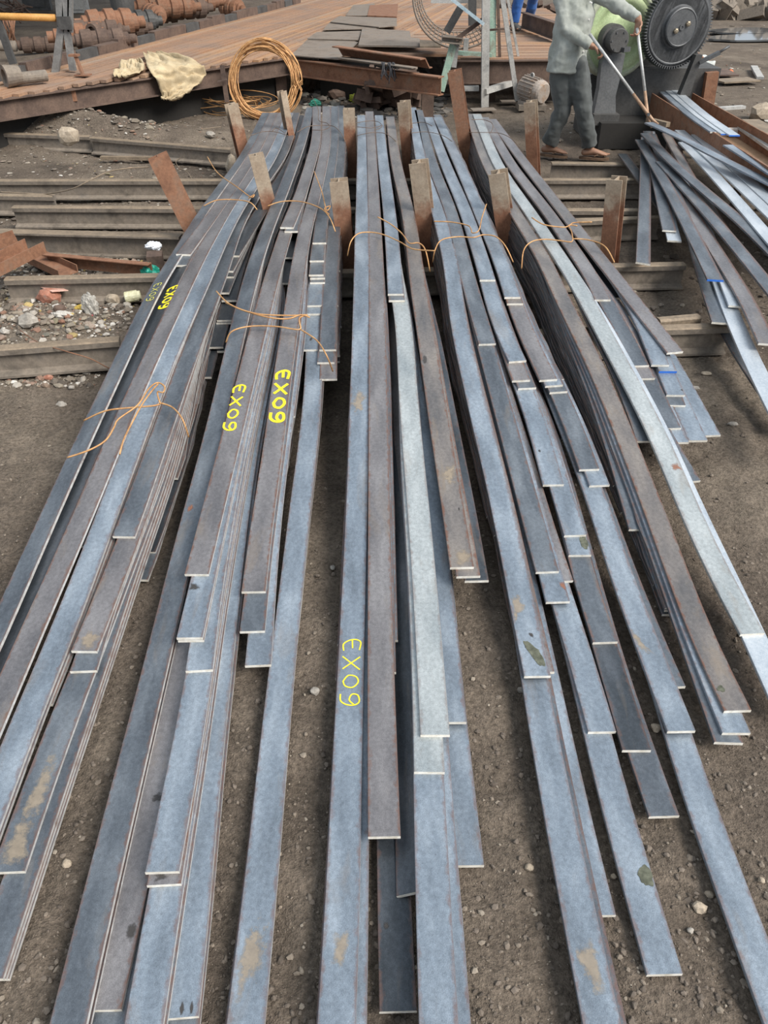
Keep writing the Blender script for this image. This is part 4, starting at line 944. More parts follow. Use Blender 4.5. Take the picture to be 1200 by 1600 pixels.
loose_bar([(1138,226,.45),(1180,252,.44),(1250,298,.42)], 'blue', 'bar lying on the near trough wall at the right edge')
m = MB(); m.bar(atz(1105, 225, .30), atz(1122, 218, .36), .05, .03); tagit(m.build('timber_wedge', M_rail_top), 'small wooden wedge against the near trough wall', 'wedge')
# ================================================================== machine: flywheel and gear
M_gear = simple('oily_gear_iron', (.075,.078,.082), (.13,.132,.135), 7, .5, .5, .15, .002)
M_wheel = simple('green_flywheel_paint', (.30,.40,.20), (.42,.50,.28), 4, .6, .1, .2, .002, c3=(.36,.40,.27))
M_wheel_rim = simple('worn_wheel_rim', (.30,.33,.23), (.45,.46,.36), 6, .6, .2, .2, .002)
mach = empty('rolling_machine', (2.6, 9.1, 0), 'old shear machine with green flywheel and dark gear wheel', 'machine')
def Rz(a): return Matrix.Rotation(math.radians(a), 3, 'Z')
ax = Rz(14) @ Vector((0, -1, 0))
cf = aty(966, 52, 8.95); cg = aty(1061, 42, 8.75)
m = MB(); R_ = .40
m.lathe(cf, ax, [(-.09,.08),(-.09,R_),(.03,R_),(.05,R_-.012),(.055,R_-.05),(.035,R_-.062),(.045,R_-.075),(.040,R_-.14),(.02,R_-.15),(.02,.18),(.04,.17),(.05,.12),(.05,.01)], 64, 0, True, [1,1,1,1,0,0,0,0,0,0,0,0])
fw = m.build('flywheel', [M_wheel, M_wheel_rim], mach)
bu = Rz(14) @ Vector((1, 0, 0))
m = MB()
p = aty(960, 62, 8.72); m.lathe(p, ax, [(-.10,.13),(.0,.13),(.0,.105),(.09,.105),(.10,.095),(.10,.001)], 32); m.build('bearing_cap', M_dk_paint, mach)
m = MB()
for a in range(6):
    t_ = a*math.pi/3; m.lathe(p+ax*.10+(bu*math.cos(t_)+Vector((0,0,1))*math.sin(t_))*.078, ax, [(0,.008),(.008,.008)], 8)
m.build('cap_bolts', M_gear, mach)
# pedestal: tapering plate with foot
q = [aty(*c, 8.72) for c in ((948,82),(977,84),(972,110),(962,150),(962,178),(928,178),(936,140),(940,100))]
m = MB(); th = Vector((0, .14, 0)); n = len(q); m.add(q+[c+th for c in q], [tuple(range(n)), tuple(range(2*n-1, n-1, -1))]+[(i, (i+1) % n, n+(i+1) % n, n+i) for i in range(n)])
m.build('bearing_pedestal', M_grey_paint if False else simple('grey_cast_iron', (.11,.112,.115), (.17,.172,.172), 6, .6, .2, .2, .003), mach)
m = MB(); f0 = aty(945, 182, 8.72); m.box(f0+Vector((0, .05, -.02)), (.26, .26, .10)); m.build('pedestal_foot', M_dk_paint, mach)
m = MB(); m.bar(aty(972, 78, 8.62), aty(982, 76, 8.66), .06, .04); m.build('oil_cup', M_gear, mach)
# gear wheel with teeth
m = MB(); RG = .335; NTH = 84; face, hub = .06, .0
prof = []
for i in range(NTH):
    a0 = 2*math.pi*i/NTH
    for fr, r in ((.0, RG), (.28, RG+.003), (.38, RG+.024), (.66, RG+.024), (.78, RG+.003)):
        a = a0+fr*2*math.pi/NTH; prof.append((r*math.cos(a), r*math.sin(a)))
m.beam(cg-ax*.10, cg, prof, (0, 0, 1)); 
m.lathe(cg, ax, [(0, RG-.002), (.004, RG-.03), (-.018, RG-.045), (-.018, .19)], 64, 0, True)
m.lathe(cg, ax, [(-.02,.20),(.015,.172),(.045,.165),(.052,.155),(.046,.148),(.046,.001)], 48)
gw = m.build('gear_wheel', M_gear, mach)
for s_ in (-1, 1):
    m = MB(); d_ = (bu*math.cos(.45)+Vector((0,0,1))*math.sin(.45))*.065*s_
    m.lathe(cg+ax*.045+d_, ax, [(0,.024),(.02,.024),(.026,.012),(.026,.001)], 6); m.build('bolt', simple('brass_bolt%d' % (s_+1), (.18,.15,.11), (.30,.25,.18), 20, .5, .5), gw)
m = MB(); m.lathe(cg+ax*.045, ax, [(0,.026),(.012,.026),(.012,.012),(.006,.011),(.006,.001)], 16); m.build('shaft_end', M_gear, gw)
for k in range(7):
    a = k*2*math.pi/7+.3; m = MB(); m.lathe(cg+(bu*math.cos(a)+Vector((0,0,1))*math.sin(a))*.255+ax*-.016, ax, [(0,.012),(.003,.012)], 10); m.build('rim_hole', M_void, gw)
# body behind and below the wheels
m = MB(); b0 = aty(1040, 120, 8.85); m.box((2.92, 9.25, .42), (1.05, .55, .50)); m.build('machine_bed', M_dk_paint, mach)
m = MB(); m.box((2.45, 9.35, .30), (.60, .5, .60)); m.box((2.75, 9.35, .85), (.5, .35, .7)); m.build('machine_frame', M_dk_paint, mach)
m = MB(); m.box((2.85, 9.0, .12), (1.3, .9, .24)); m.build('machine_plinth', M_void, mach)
q = [aty(*c, 8.70) for c in ((1088,86),(1098,86),(1078,150),(1062,150))]
m = MB(); n = 4; th = Vector((0, .10, 0)); m.add(q+[c+th for c in q], [tuple(range(n)), tuple(range(2*n-1, n-1, -1))]+[(i, (i+1) % n, n+(i+1) % n, n+i) for i in range(n)]); m.build('guard_strut', M_dk_paint, mach)
m = MB(); m.bar(aty(1092, 98, 8.7), aty(1124, 82, 8.7), .06, .03); m.tube([aty(1122, 83, 8.7), aty(1140, 72, 8.7)], .012, 8); m.build('lever', M_gear, mach)
m = MB(); m.beam(aty(1106, 168, 8.95)-Vector((0,0,.2)), aty(1112, 112, 8.95), [(-.06,-.05),(.06,-.05),(.06,.05),(-.06,.05)], (0, 1, 0)); tagit(m.build('timber_post', M_rust), 'brown timber post standing beside the gear wheel', 'post')
m = MB(); m.bar(atz(1012, 187, .36), atz(1044, 195, .36), .05, .04); tagit(m.build('timber_strip', M_rail_top), 'pale timber strip at the foot of the machine', 'timber')
# ================================================================== cooling bed with beams and plates
ZB = .52
t = NT('rusty_bed_strips'); co = world_coord(t); g_ = t.new('ShaderNodeNewGeometry')
c_ = t.ramp(g_.outputs['Random Per Island'], [(0, (.19,.105,.065)), (.35, (.31,.175,.11)), (.65, (.27,.185,.135)), (.85, (.42,.22,.09)), (1, (.36,.28,.22))])
n_ = t.noise(co, 1.6, 5, .6); c_ = t.mix(.55, c_, t.ramp(n_, [(.3, (.21,.18,.155)), (.7, (.42,.23,.12))]))
f_ = t.noise(co, 40, 4); t.set(Base_Color=t.mix(.4, c_, t.ramp(f_, [(.3, .3), (.7, .75)]), 'OVERLAY'), Roughness=.75, Metallic=.1); M_bed = t.mat
bed = empty('cooling_bed', (-2.0, 12, 0), 'long rust orange cooling bed of close steel strips', 'cooling bed')
A0, A1, A2 = atz(-60, 157, ZB), atz(453, 85, ZB), atz(690, 114, ZB)
L0, L1 = atz(20, 128, ZB), atz(440, 15, ZB)
# left field: strips parallel to the left edging
dirL = (L1-L0).normalized(); m = MB(); nS = 58
nrm = Vector((dirL.y, -dirL.x, 0))
for i in range(nS):
    off = i*.078-.45; s0 = L0+nrm*off
    # start where the strip meets the front beam line A0-A1
    e = (A1-A0); den = dirL.x*e.y-dirL.y*e.x; w0 = A0-s0; tt = (w0.x*e.y-w0.y*e.x)/den
    st = s0+dirL*(max(tt, -1.5)+.03); en = s0+dirL*(13.5)
    if (st.y > 13): continue
    m.bar(st+Vector((0,0,-.02+random.uniform(-.012, .010))), en+Vector((0,0,-.02+random.uniform(-.012, .010))), .066+random.uniform(-.01, .008), .03)
for i in range(60):                      # cross field on the right, behind the trestle
    y = 11.15+i*.115; x0 = -1.6+.02*i; x1 = 3.2
    if i < 3: x0 = .9
    m.bar((x0+random.uniform(-.1, .1), y, ZB-.035+random.uniform(-.008, .01)), (x1, y+.12, ZB-.035+random.uniform(-.008, .01)), .10, .03)
o = m.build('bed_strips', M_bed, bed); o['kind'] = 'stuff'
def bed_beam(a, b, h=.19, w=.11, M=M_rust_dk):
    m = MB(); a, b = Vector(a), Vector(b); a.z = b.z = ZB-.035-h; m.beam(a, b, ibeam(w, h, .014, .01)); return m.build('edge_beam', M, bed)
bed_beam(A0+Vector((0,.06,0)), A1+Vector((0,.06,0)), M=M_rust_dk)
bed_beam(A1+Vector((.02,-.05,0)), A2, M=M_rust)
bed_beam((.75, 11.05, 0), (3.3, 11.2, 0), h=.26)
for p_ in (A0+(A1-A0)*.25, A0+(A1-A0)*.95, A1+(A2-A1)*.93, Vector((1.4, 11.2, 0)), Vector((3.0, 11.3, 0))):
    m = MB(); m.box((p_.x, p_.y+.25, .12), (.14, .14, .50)); m.build('bed_leg', M_rust_dk, bed)
for a_, b_ in ((A0, A1), (A1, A1+(A2-A1)*.55)):
    m = MB(); e_ = (b_-a_); nn = Vector((-e_.y, e_.x, 0)).normalized(); c_ = (a_+b_)/2+nn*(.22 if a_ == A0 else .55); m.box((c_.x, c_.y, .10), (e_.length, .04, .74), Matrix.Rotation(math.atan2(e_.y, e_.x), 3, 'Z')); m.build('under_bed_shade', M_void, bed)  # near-black sheets added to paint the dark void under the bed
# edging blocks along the far left side
for i in range(20):
    p_ = L0+dirL*(.25+i*.52)-nrm*.20; a_ = math.atan2(dirL.y, dirL.x)
    m = MB(); m.box((p_.x, p_.y, ZB+.02+.012*(i % 3)), (.50, .10, .13+.02*(i % 2)), Matrix.Rotation(a_+random.uniform(-.04, .04), 3, 'Z') @ Matrix.Rotation(random.uniform(-.08, .08), 3, 'X'))
    m.build('edging_block', M_rust_dk if i % 3 else M_dk_paint, bed)
# loose plates on the middle of the bed
def plate(corners, th, label, mat=None, lift=0.0, name='steel_plate', zs=None):
    zs = zs or [ZB+lift]*len(corners); q = [atz(c[0], c[1], z) for c, z in zip(corners, zs)]; n = len(q); d = Vector((0,0,-th))
    m = MB(); m.add(q+[c+d for c in q], [tuple(range(n)), tuple(range(2*n-1, n-1, -1))]+[(i, (i+1) % n, n+(i+1) % n, n+i) for i in range(n)])
    return tagit(m.build(name, mat or M_plate), label, 'steel plate', 'plates lying on the cooling bed')
M_plate = simple('grey_brown_plate', (.13,.105,.085), (.22,.18,.145), 5, .75, .15, .25, .003, c3=(.17,.155,.14))
plate([(455,86),(480,62),(530,58),(560,66),(528,92)], .012, 'wide dull plate at the corner of the two edge beams', lift=.012)
plate([(480,60),(495,50),(565,48),(560,62)], .012, 'dark plate behind the wide corner plate', lift=.03)
plate([(505,46),(515,35),(590,34),(592,44)], .012, 'plate with torn corner further back on the bed', lift=.03)
plate([(516,34),(530,25),(620,28),(620,40),(592,42)], .012, 'broad grey plate near the middle of the bed', lift=.05)
plate([(540,24),(552,8),(585,5),(590,24)], .012, 'long plate running away up the bed', lift=.02)
plate([(560,70),(566,44),(640,48),(642,58),(656,60),(656,72)], .02, 'brown plank-like plate above the folded channel', lift=.06)
plate([(574,24),(578,8),(622,6),(620,26)], .02, 'orange rusty plate at the top middle of the bed', M_rust, lift=.03)
plate([(656,72),(656,62),(689,64),(689,72)], .02, 'short pale plate beside the trestle', M_rail_top, lift=.10)
m = MB(); a_, b_ = atz(527, 78, ZB+.10), atz(664, 98, ZB+.06); m.beam(a_, b_, [(-.16,-.07),(-.10,-.07),(.0,.035),(.10,.035),(.10,.047),(-.01,.047),(-.11,-.058),(-.16,-.058)])
tagit(m.build('folded_plate', M_rust), 'long folded rusty channel plate lying on the right edge beam', 'steel plate', 'plates lying on the cooling bed')
m = MB()
for k in range(3): m.bar(atz(532, 92-k, ZB+.01+k*.012), atz(648, 108-k, ZB+.01+k*.012), .10, .008)
tagit(m.build('sheet_strips', M_plate), 'thin strips stacked flat on the right edge beam', 'strips')
# black rope hank on the beam
m = MB(); rp = atz(606, 101, ZB+.03)
for k in range(16):
    x = rp.x+random.uniform(-.08, .08); y = rp.y+random.uniform(-.06, .0)
    m.tube(crom([(x, y+.10, rp.z+.0), (x+random.uniform(-.02,.02), y-.02, rp.z+.02), (x+random.uniform(-.03,.03), y-.06, rp.z-.06), (x+random.uniform(-.04,.04), y-.06, rp.z-.10-random.random()*.08)], 4), .006, 5)
tagit(m.build('rope_hank', flat('black_rope', (.05,.05,.055), .9)), 'hank of black cord hanging over the right edge beam', 'rope')
# ---- burlap sack over the left edge beam
def burlap():
    t = NT('burlap'); co = world_coord(t); n = t.noise(co, 6, 5); f = t.noise(co, 160, 3)
    t.set(Base_Color=t.mix(.4, t.ramp(n, [(.3, (.38,.29,.17)), (.7, (.56,.46,.30))]), t.ramp(f, [(.3, .25), (.7, .8)]), 'OVERLAY'), Roughness=.95); t.bump(f, .5, .004); return t.mat
M_burlap = burlap()
def sack(outline_rows, label, name='burlap_sack', seed=1, parent=None):
    """rows of (xl, xr, y, z): a hanging cloth, wrinkled"""
    V, F = [], []; nu = 26; rows = crom([Vector((r[0], r[1], r[2])) for r in outline_rows], 5); zz = crom([Vector((r[3], 0, 0)) for r in outline_rows], 5)
    for j, (r, z_) in enumerate(zip(rows, zz)):
        for i in range(nu):
            u = i/(nu-1); px = r.x+(r.y-r.x)*u; p = atz(px, r.z, ZB+.025)
            dx_, dy_, dz_ = ray(px, r.z); ee = A1-A0; nn = Vector((-ee.y, ee.x, 0)).normalized(); t_ = (A0-nn*.05).dot(nn)/(dx_*nn.x+dy_*nn.y)
            hp = Vector((dx_*t_, dy_*t_, CAM_H+dz_*t_))
            if hp.z < ZB+.025: p = hp            # past the beam's face it hangs
            w = mnoise.noise(Vector((u*5+seed, j*.22, seed)))*.05 + mnoise.noise(Vector((u*11+seed, j*.5, seed*2)))*.025 + abs(mnoise.noise(Vector((u*7+j*.12, j*.15, seed*3))))*.05
            p = p+Vector((0, -.02-w, w*.9)); V.append(p)
    nr = len(rows)
    for j in range(nr-1):
        for i in range(nu-1): F.append((j*nu+i, j*nu+i+1, (j+1)*nu+i+1, (j+1)*nu+i))
    m = MB(); m.add(V, F, 0, True); o = m.build(name, M_burlap, parent); s = o.modifiers.new('thick', 'SOLIDIFY'); s.thickness = .008; s.offset = 0
    return tagit(o, label, 'sack') if parent is None else o
sack([(226,258,84,ZB+.02),(228,296,92,ZB+.03),(230,312,100,ZB+.03),(232,320,106,ZB+.0),(238,322,115,ZB-.10),(246,316,126,ZB-.17),(250,305,138,ZB-.24),(253,290,148,ZB-.30),(254,270,157,ZB-.35)], 'torn beige burlap sack hanging over the front beam of the bed', seed=2)
sack([(200,222,94,ZB+.02),(190,226,100,ZB+.05),(186,226,108,ZB+.05),(181,218,113,ZB+.03),(179,196,119,ZB-.01)], 'frayed clump of burlap beside the hanging sack', 'burlap_clump', seed=5)
# ---- wire coil
m = MB(); cc = atz(412, 175, .02); Yc = atz(412, 178, .0).y-.15
c0 = aty(413, 125, Yc); rng2 = random.Random(4); pts = []
for k in range(24):
    rx, rz = .42*(1+rng2.uniform(-.20, .04)), .40*(1+rng2.uniform(-.18, .05)); ox, oz, oy = rng2.uniform(-.03, .03), rng2.uniform(-.03, .03), rng2.uniform(-.06, .06)
    for j in range(28):
        a = 2*math.pi*j/28; pts.append((c0.x+ox+rx*math.cos(a), c0.y+oy+.10*math.sin(a)+.03*math.sin(a*2+k), c0.z-.02+oz+rz*math.sin(a)))
m.tube(pts, .007, 5); tagit(m.build('wire_coil', M_wire), 'standing coil of rusty wire leaning on the bed beam', 'wire coil')
m = MB(); c1 = atz(365, 165, .05); pts = []
for k in range(7):
    rx, ry = .42*(1+rng2.uniform(-.25, .1)), .30*(1+rng2.uniform(-.2, .1)); ox = rng2.uniform(-.08, .12)
    for j in range(24):
        a = 2*math.pi*j/24; pts.append((c1.x+ox+rx*math.cos(a), c1.y+ry*math.sin(a), .05+.06*math.sin(a+k)+.012*k))
m.tube(pts, .006, 5); tagit(m.build('wire_loops', M_wire), 'loose loops of wire lying at the foot of the coil', 'wire coil')
m = MB(); m.bar(aty(347, 102, 9.5), aty(355, 160, 9.5), .05, .012, (0, 1, 0)); m.bar(aty(340, 128, 9.45), aty(354, 124, 9.45), .04, .012); tagit(m.build('angle_stake', M_rust_dk), 'thin cross-shaped steel stake left of the wire coil', 'stake')
m = MB(); m.box(aty(110, 150, 9.0), (.12, .02, .10), Rz(20)); tagit(m.build('plate_scrap', M_rust), 'small rusty plate stuck under the left beam', 'plate scrap')
# ---- stub, trestle and pipe at upper left
m = MB(); s0 = atz(130, 118, ZB+.005); m.box(s0+Vector((0,0,.006)), (.16,.12,.012)); m.beam(s0, s0+Vector((-.05,.02,.20)), [(-.012,-.03),(.012,-.03),(.012,.03),(-.012,.03)], (0,1,0)); m.box(s0+Vector((-.06,.02,.19)), (.10,.09,.02)); tagit(m.build('beam_stub', M_rust), 'pinkish rusty T stub standing on the bed beside the trestle', 'stub')
tre = empty('steel_trestle', atz(95, 118, ZB), 'grey steel trestle straddling the left of the bed', 'trestle')
Yt = 9.9
for pts, w in ((((91,-20),(96,42),(86,119)), .075), (((104,-20),(103,38),(114,110)), .07), (((110,-10),(110,50)), .05)):
    m = MB()
    for a_, b_ in zip(pts[:-1], pts[1:]): m.bar(aty(*a_, Yt), aty(*b_, Yt), w, .05, (0, 1, 0))
    m.build('leg', M_mid_grey, tre)
m = MB(); m.box(aty(101, 36, Yt-.04), (.14, .04, .12)); m.build('gusset_plate', M_dk_paint, tre)
m = MB(); m.bar(aty(-4, 30, Yt), aty(21, 100, Yt), .075, .05, (0, 1, 0)); m.build('leg', M_dk_paint, tre)
m = MB(); m.tube([aty(-60, 24, Yt), aty(87, 28, Yt)], .035, 14); m.build('rail_pipe', simple('orange_pipe', (.42,.20,.045), (.58,.31,.09), 8, .6), tre)
# ---- old mill rolls
def roll_thing(px, py, L, R, az, label, z=.25, M=None, tilt=0):
    p = atz(px, py, z); d = Vector((math.cos(math.radians(az)), math.sin(math.radians(az)), math.sin(math.radians(tilt)))); m = MB()
    prof = [(-L*.62,.001),(-L*.62,R*.45),(-L*.50,R*.45),(-L*.48,R*.62),(-L*.40,R*.62),(-L*.38,R*.95),(-L*.2,R),(-L*.18,R*.82),(-L*.10,R*.82),(-L*.08,R),(L*.08,R),(L*.1,R*.85),(L*.18,R*.85),(L*.2,R),(L*.38,R*.95),(L*.40,R*.62),(L*.48,R*.62),(L*.5,R*.42),(L*.62,R*.42),(L*.62,.001)]
    m.lathe(p, d, prof, 20); return tagit(m.build('mill_roll', M or M_rust), label, 'mill roll', 'worn mill rolls dumped behind the bed')
roll_thing(125, 56, .75, .17, 20, 'rusty grooved roll just right of the trestle', .50)
roll_thing(150, 48, .8, .15, 25, 'dark roll leaning behind the grooved rusty roll', .55, M_rust_dk)
roll_thing(172, 37, .85, .20, 30, 'large orange flanged roll behind the edging', .62)
roll_thing(196, 44, .7, .16, 25, 'dull roll in front of the black bucket', .50, M_rust_dk)
roll_thing(218, 34, .6, .17, 30, 'dark roll right of the black bucket', .55, M_dk_paint)
roll_thing(240, 22, .75, .15, -60, 'roll with pale round end facing the camera', .6)
roll_thing(256, 20, .6, .17, 20, 'dark flanged roll beside the pale ended roll', .5, M_rust_dk)
roll_thing(272, 12, .8, .17, 25, 'long rusty roll further back', .6)
roll_thing(295, 14, .8, .17, 40, 'grey roll with round end, back of the row', .55, M_rust_dk)
roll_thing(310, 4, .8, .16, 25, 'rusty roll at the top picture edge', .6)
roll_thing(363, 14, .55, .20, -35, 'lone rusty roll on the bare floor beyond the bed', .35)
roll_thing(238, 10, .8, .16, 25, 'rusty roll behind the bucket and pale ended roll', .5)
roll_thing(60, 70, .7, .13, 15, 'dark slim roll lying left of the trestle', .13, M_rust_dk)
roll_thing(160, 62, .7, .13, 22, 'slim brown roll lying on the edging', .62, M_rust_dk)
# socket coupling at lower left of the bed
m = MB(); p = atz(20, 118, ZB+.09); dv_ = Vector((.75, .65, 0)); m.lathe(p, dv_, [(.07,.001),(.07,.085),(-.09,.105),(-.09,.065),(.02,.055),(.02,.001)], 20); m.lathe(p+dv_*.24-Vector((0,0,.03)), dv_, [(-.18,.001),(-.18,.055),(.10,.055),(.10,.001)], 16)
tagit(m.build('coupling_sleeve', M_rail), 'hollow coupling sleeve at the left corner of the bed', 'coupling')
m = MB(); p = atz(146, 48, ZB+.15); m.lathe(p, (-.3, -.95, 0), [(-.05,.001),(-.05,.09),(.05,.09),(.05,.055),(.0,.05),(.0,.001)], 18)
tagit(m.build('ring_collar', M_rust_dk), 'small ring collar lying on the slim roll', 'collar')
m = MB(); p = atz(195, 30, .55); m.lathe(p, (0, .05, 1), [(.0,.001),(.0,.17),(.38,.21),(.40,.22),(.40,.20),(.38,.195),(.03,.15),(.03,.001)], 24)
bk = m.build('bucket', M_dk_paint); tagit(bk, 'black dented metal bucket among the rolls', 'bucket')
m = MB(); m.tube([p+Vector((.21*math.cos(a), -.05+.02*math.sin(a), .38-.16*math.sin(a))) for a in [i*math.pi/12 for i in range(13)]], .006, 6); m.build('bail_handle', M_gear, bk)
m = MB(); p = atz(18, 62, .30)
for k in range(18):
    m.tube([p+Vector((random.uniform(-.12,.12), random.uniform(-.1,.1), -.1)), p+Vector((random.uniform(-.12,.12), random.uniform(-.1,.1), .28))], .008, 5)
tagit(m.build('spring_bundle', M_rust), 'orange bundle of rusty rods behind the trestle leg', 'scrap')
for k, (px, py, lb) in enumerate(((60, 6, 'dim grey crate far back at the left'), (118, 10, 'dull metal sheet standing far back at the left'))):
    m = MB(); p = atz(px, py+8, 0); m.box(p+Vector((0,0,.25)), (.7, .3, .55), Rz(10)); m.box(p+Vector((0,-.16,.25)), (.5,.03,.4), Rz(10)); tagit(m.build('scrap_box', M_grey_paint if k else M_dk_paint), lb, 'box')
m = MB(); p = atz(10, 18, .3)
for k in range(30): m.tube([p+Vector((random.uniform(-.6,.6), random.uniform(-.3,.3), random.uniform(-.2,.3))), p+Vector((random.uniform(-.6,.6), random.uniform(-.3,.3), random.uniform(-.2,.3)))], .02, 5)
tagit(m.build('scrap_tangle', M_rust_dk), 'tangle of dark rusty scrap at the top left corner', 'scrap')
m = MB(); p = atz(14, 100, .2); m.tube([p+Vector((-.5,0,.25)), p+Vector((.15,.05,.22))], .07, 14); tagit(m.build('pipe_stub', M_rail), 'pale pipe stub at the left picture edge behind the trestle leg', 'pipe')
# ================================================================== trestle frame, drum cage and motor in the middle
fr = empty('machine_stand', atz(755, 165, 0), 'tall welded stand of grey and green angle steel', 'stand')
Ys = atz(750, 168, 0).y
def sbar(name, a, b, w, d, mat, Y=Ys, Y2=None):
    m = MB(); p0, p1 = aty(*a, Y), aty(*b, Y if Y2 is None else Y2); m.bar(p0, p1, w, d, (0, 1, 0)); return m.build(name, mat, fr)
m = MB(); m.beam(aty(751, 168, Ys), aty(753, -60, Ys), angle_prof(.10, .09, .010), (0, -1, 0)); m.build('main_post', M_grey_paint, fr)
sbar('slant_leg', (808, 157), (780, -40), .055, .05, M_grey_paint, Ys+.05)
sbar('rear_leg', (812, 100), (790, -20), .03, .03, M_grey_paint, Ys+.5)
sbar('foot_rail', (756, 143), (804, 128), .06, .10, M_grey_paint, Ys, Ys+.35)
sbar('foot_rail', (722, 138), (748, 138), .05, .09, M_grey_paint, Ys+.05)
sbar('rear_rail', (722, 133), (806, 124), .05, .02, M_dk_paint, Ys+.4)
sbar('green_post', (770, 123), (770, -40), .075, .05, M_green_paint, Ys+.45)
sbar('thin_post', (782, 123), (777, -20), .035, .03, M_rust_dk, Ys+.42)
sbar('green_crossbar', (712, 82), (768, 86), .04, .09, M_green_paint, Ys+.3)
sbar('green_leg', (708, 70), (689, 142), .085, .05, M_green_paint, Ys+.1)
sbar('grey_leg', (714, 66), (709, 105), .06, .05, M_grey_paint, Ys+.12)
sbar('grey_leg', (729, 60), (724, 116), .06, .05, M_grey_paint, Ys+.5)
sbar('cross_tube', (750, 48), (800, 44), .02, .05, M_rust_dk, Ys+.2)
m = MB(); m.beam(aty(690, 66, Ys+.05), aty(722, 69, Ys+.05), ibeam(.12, .07, .012, .01)); m.build('top_beam', M_plate, fr)
sbar('diagonal_brace', (712, 62), (755, 30), .045, .04, M_rust_dk, Ys+.02)
sbar('pale_blue_tube', (705, -2), (756, 38), .035, .035, simple('pale_blue_tube', (.26,.36,.42), (.45,.52,.55), 15), Ys-.08)
sbar('dark_brace', (722, 8), (698, 50), .09, .03, M_dk_paint, Ys+.25)
sbar('dark_panel', (738, 40), (738, -20), .10, .02, M_dk_paint, Ys+.5)
m = MB(); m.box(atz(755, 171, .02), (.30, .16, .012), Rz(8)); m.build('foot_plate', M_plate, fr)
m = MB(); m.box(atz(800, 158, .02), (.30, .14, .012), Rz(4)); m.build('foot_plate', M_plate, fr)
# mesh guard: rods between two hoops
cage = empty('drum_cage', aty(705, 64, Ys+.6), 'round cage of thin steel rods standing on the bed', 'cage')
cc_ = aty(722, -6, Ys+.5); Rc = .60
for k in range(5):
    m = MB(); y = cc_.y+k*.16; R2 = Rc-.03*k
    m.tube([(cc_.x+R2*math.cos(a), y, cc_.z+R2*.92*math.sin(a)) for a in [math.pi*.85+i*math.pi*.95/24 for i in range(25)]], .014 if k == 0 else .009, 6); m.build('hoop', M_plate, cage)
for i in range(30):
    a = math.pi*.85+i*math.pi*.95/29; m = MB(); m.tube([(cc_.x+Rc*math.cos(a), cc_.y, cc_.z+Rc*.92*math.sin(a)), (cc_.x+(Rc-.13)*math.cos(a), cc_.y+.66, cc_.z+(Rc-.13)*.92*math.sin(a))], .006, 5); m.build('rod', M_plate, cage)
m = MB(); m.box(cc_+Vector((-.10, .1, .03)), (.55, .02, .22)); m.build('cage_plate', M_grey_paint, cage)
# electric motor
mo = empty('electric_motor', (atz(832, 160, 0).x, 10.72, 0), 'dusty grey electric motor with cooling fins on the ground', 'motor')
pm = aty(832, 140, 10.72); am = Vector((.62, -.75, -.12)).normalized(); M_mot = simple('dusty_motor_paint', (.22,.19,.165), (.36,.31,.27), 12, .8, .1, .3, .003, c3=(.30,.20,.13))
m = MB(); m.lathe(pm, am, [(-.17,.001),(-.17,.10),(-.14,.128),(.10,.128),(.105,.136),(.13,.136),(.17,.125),(.19,.105),(.19,.001)], 28); mb_ = m.build('motor_body', M_mot, mo)
s_ = am.cross(Vector((0,0,1))).normalized(); u_ = s_.cross(am)
for k in range(20):
    a = k*2*math.pi/20; d_ = s_*math.cos(a)+u_*math.sin(a); m = MB(); m.beam(pm+d_*.135-am*.13, pm+d_*.135+am*.09, [(-.004,-.012),(.004,-.012),(.004,.012),(-.004,.012)], d_); m.build('cooling_fin', M_mot, mb_)
m = MB(); m.lathe(pm+Vector((-.02,0,.155)), s_, [(-.008,.018),(-.008,.030),(.008,.030),(.008,.018),(-.008,.018)], 14); m.build('lifting_eye', M_grey_paint, mo)
m = MB(); m.box(pm-s_*.12-am*.02, (.14,.10,.12), Matrix.Rotation(math.atan2(am.y, am.x), 3, 'Z')); m.build('terminal_box', M_mot, mo)
for sg in (-1, 1):
    m = MB(); m.box(pm+s_*.10*sg+Vector((0,0,-.135)), (.22,.05,.03), Matrix.Rotation(math.atan2(am.y, am.x), 3, 'Z')); m.build('motor_foot', M_mot, mo)
m = MB(); m.box(Vector((pm.x, pm.y, (pm.z-.15)/2)), (.34, .30, max(.03, pm.z-.15))); m.build('motor_block', M_rail, mo)
m = MB(); p = atz(784, 122, .10); m.lathe(p, (.8,-.5,0), [(-.06,.001),(-.06,.14),(-.02,.15),(.02,.11),(.03,.06),(.10,.05),(.10,.001)], 22); tagit(m.build('pulley', M_rust), 'small rusty pulley behind the stand', 'pulley')
m = MB(); m.bar(atz(692, 140, .0)+Vector((-.12,0,.1)), atz(648, 145, .0)+Vector((.1,.1,.28)), .12, .02); tagit(m.build('slanted_plate', M_dk_paint), 'dark slanted plate propped under the right edge beam', 'plate scrap')
# ================================================================== far right yard
M_wet = NT('wet_puddle'); M_wet.set(Base_Color=(.10,.105,.11), Roughness=.06, Specular_IOR_Level=.6); M_wet = M_wet.mat
def blob(px0, px1, py0, py1, label, seed):
    V = []; n = 40
    for i in range(n):
        a = 2*math.pi*i/n; r = 1+.35*mnoise.noise(Vector((math.cos(a)*1.6+seed, math.sin(a)*1.6, seed)))
        V.append(atz((px0+px1)/2+(px1-px0)/2*r*math.cos(a), (py0+py1)/2+(py1-py0)/2*r*math.sin(a), .035))
    m = MB(); m.add(V+[v-Vector((0,0,.03)) for v in V], [tuple(range(n)), tuple(range(2*n-1, n-1, -1))]+[(i, (i+1) % n, n+(i+1) % n, n+i) for i in range(n)]); return tagit(m.build('puddle', M_wet), label, 'puddle')
blob(1112, 1230, 43, 52, 'long wet streak across the far right yard, farther of two', 1)
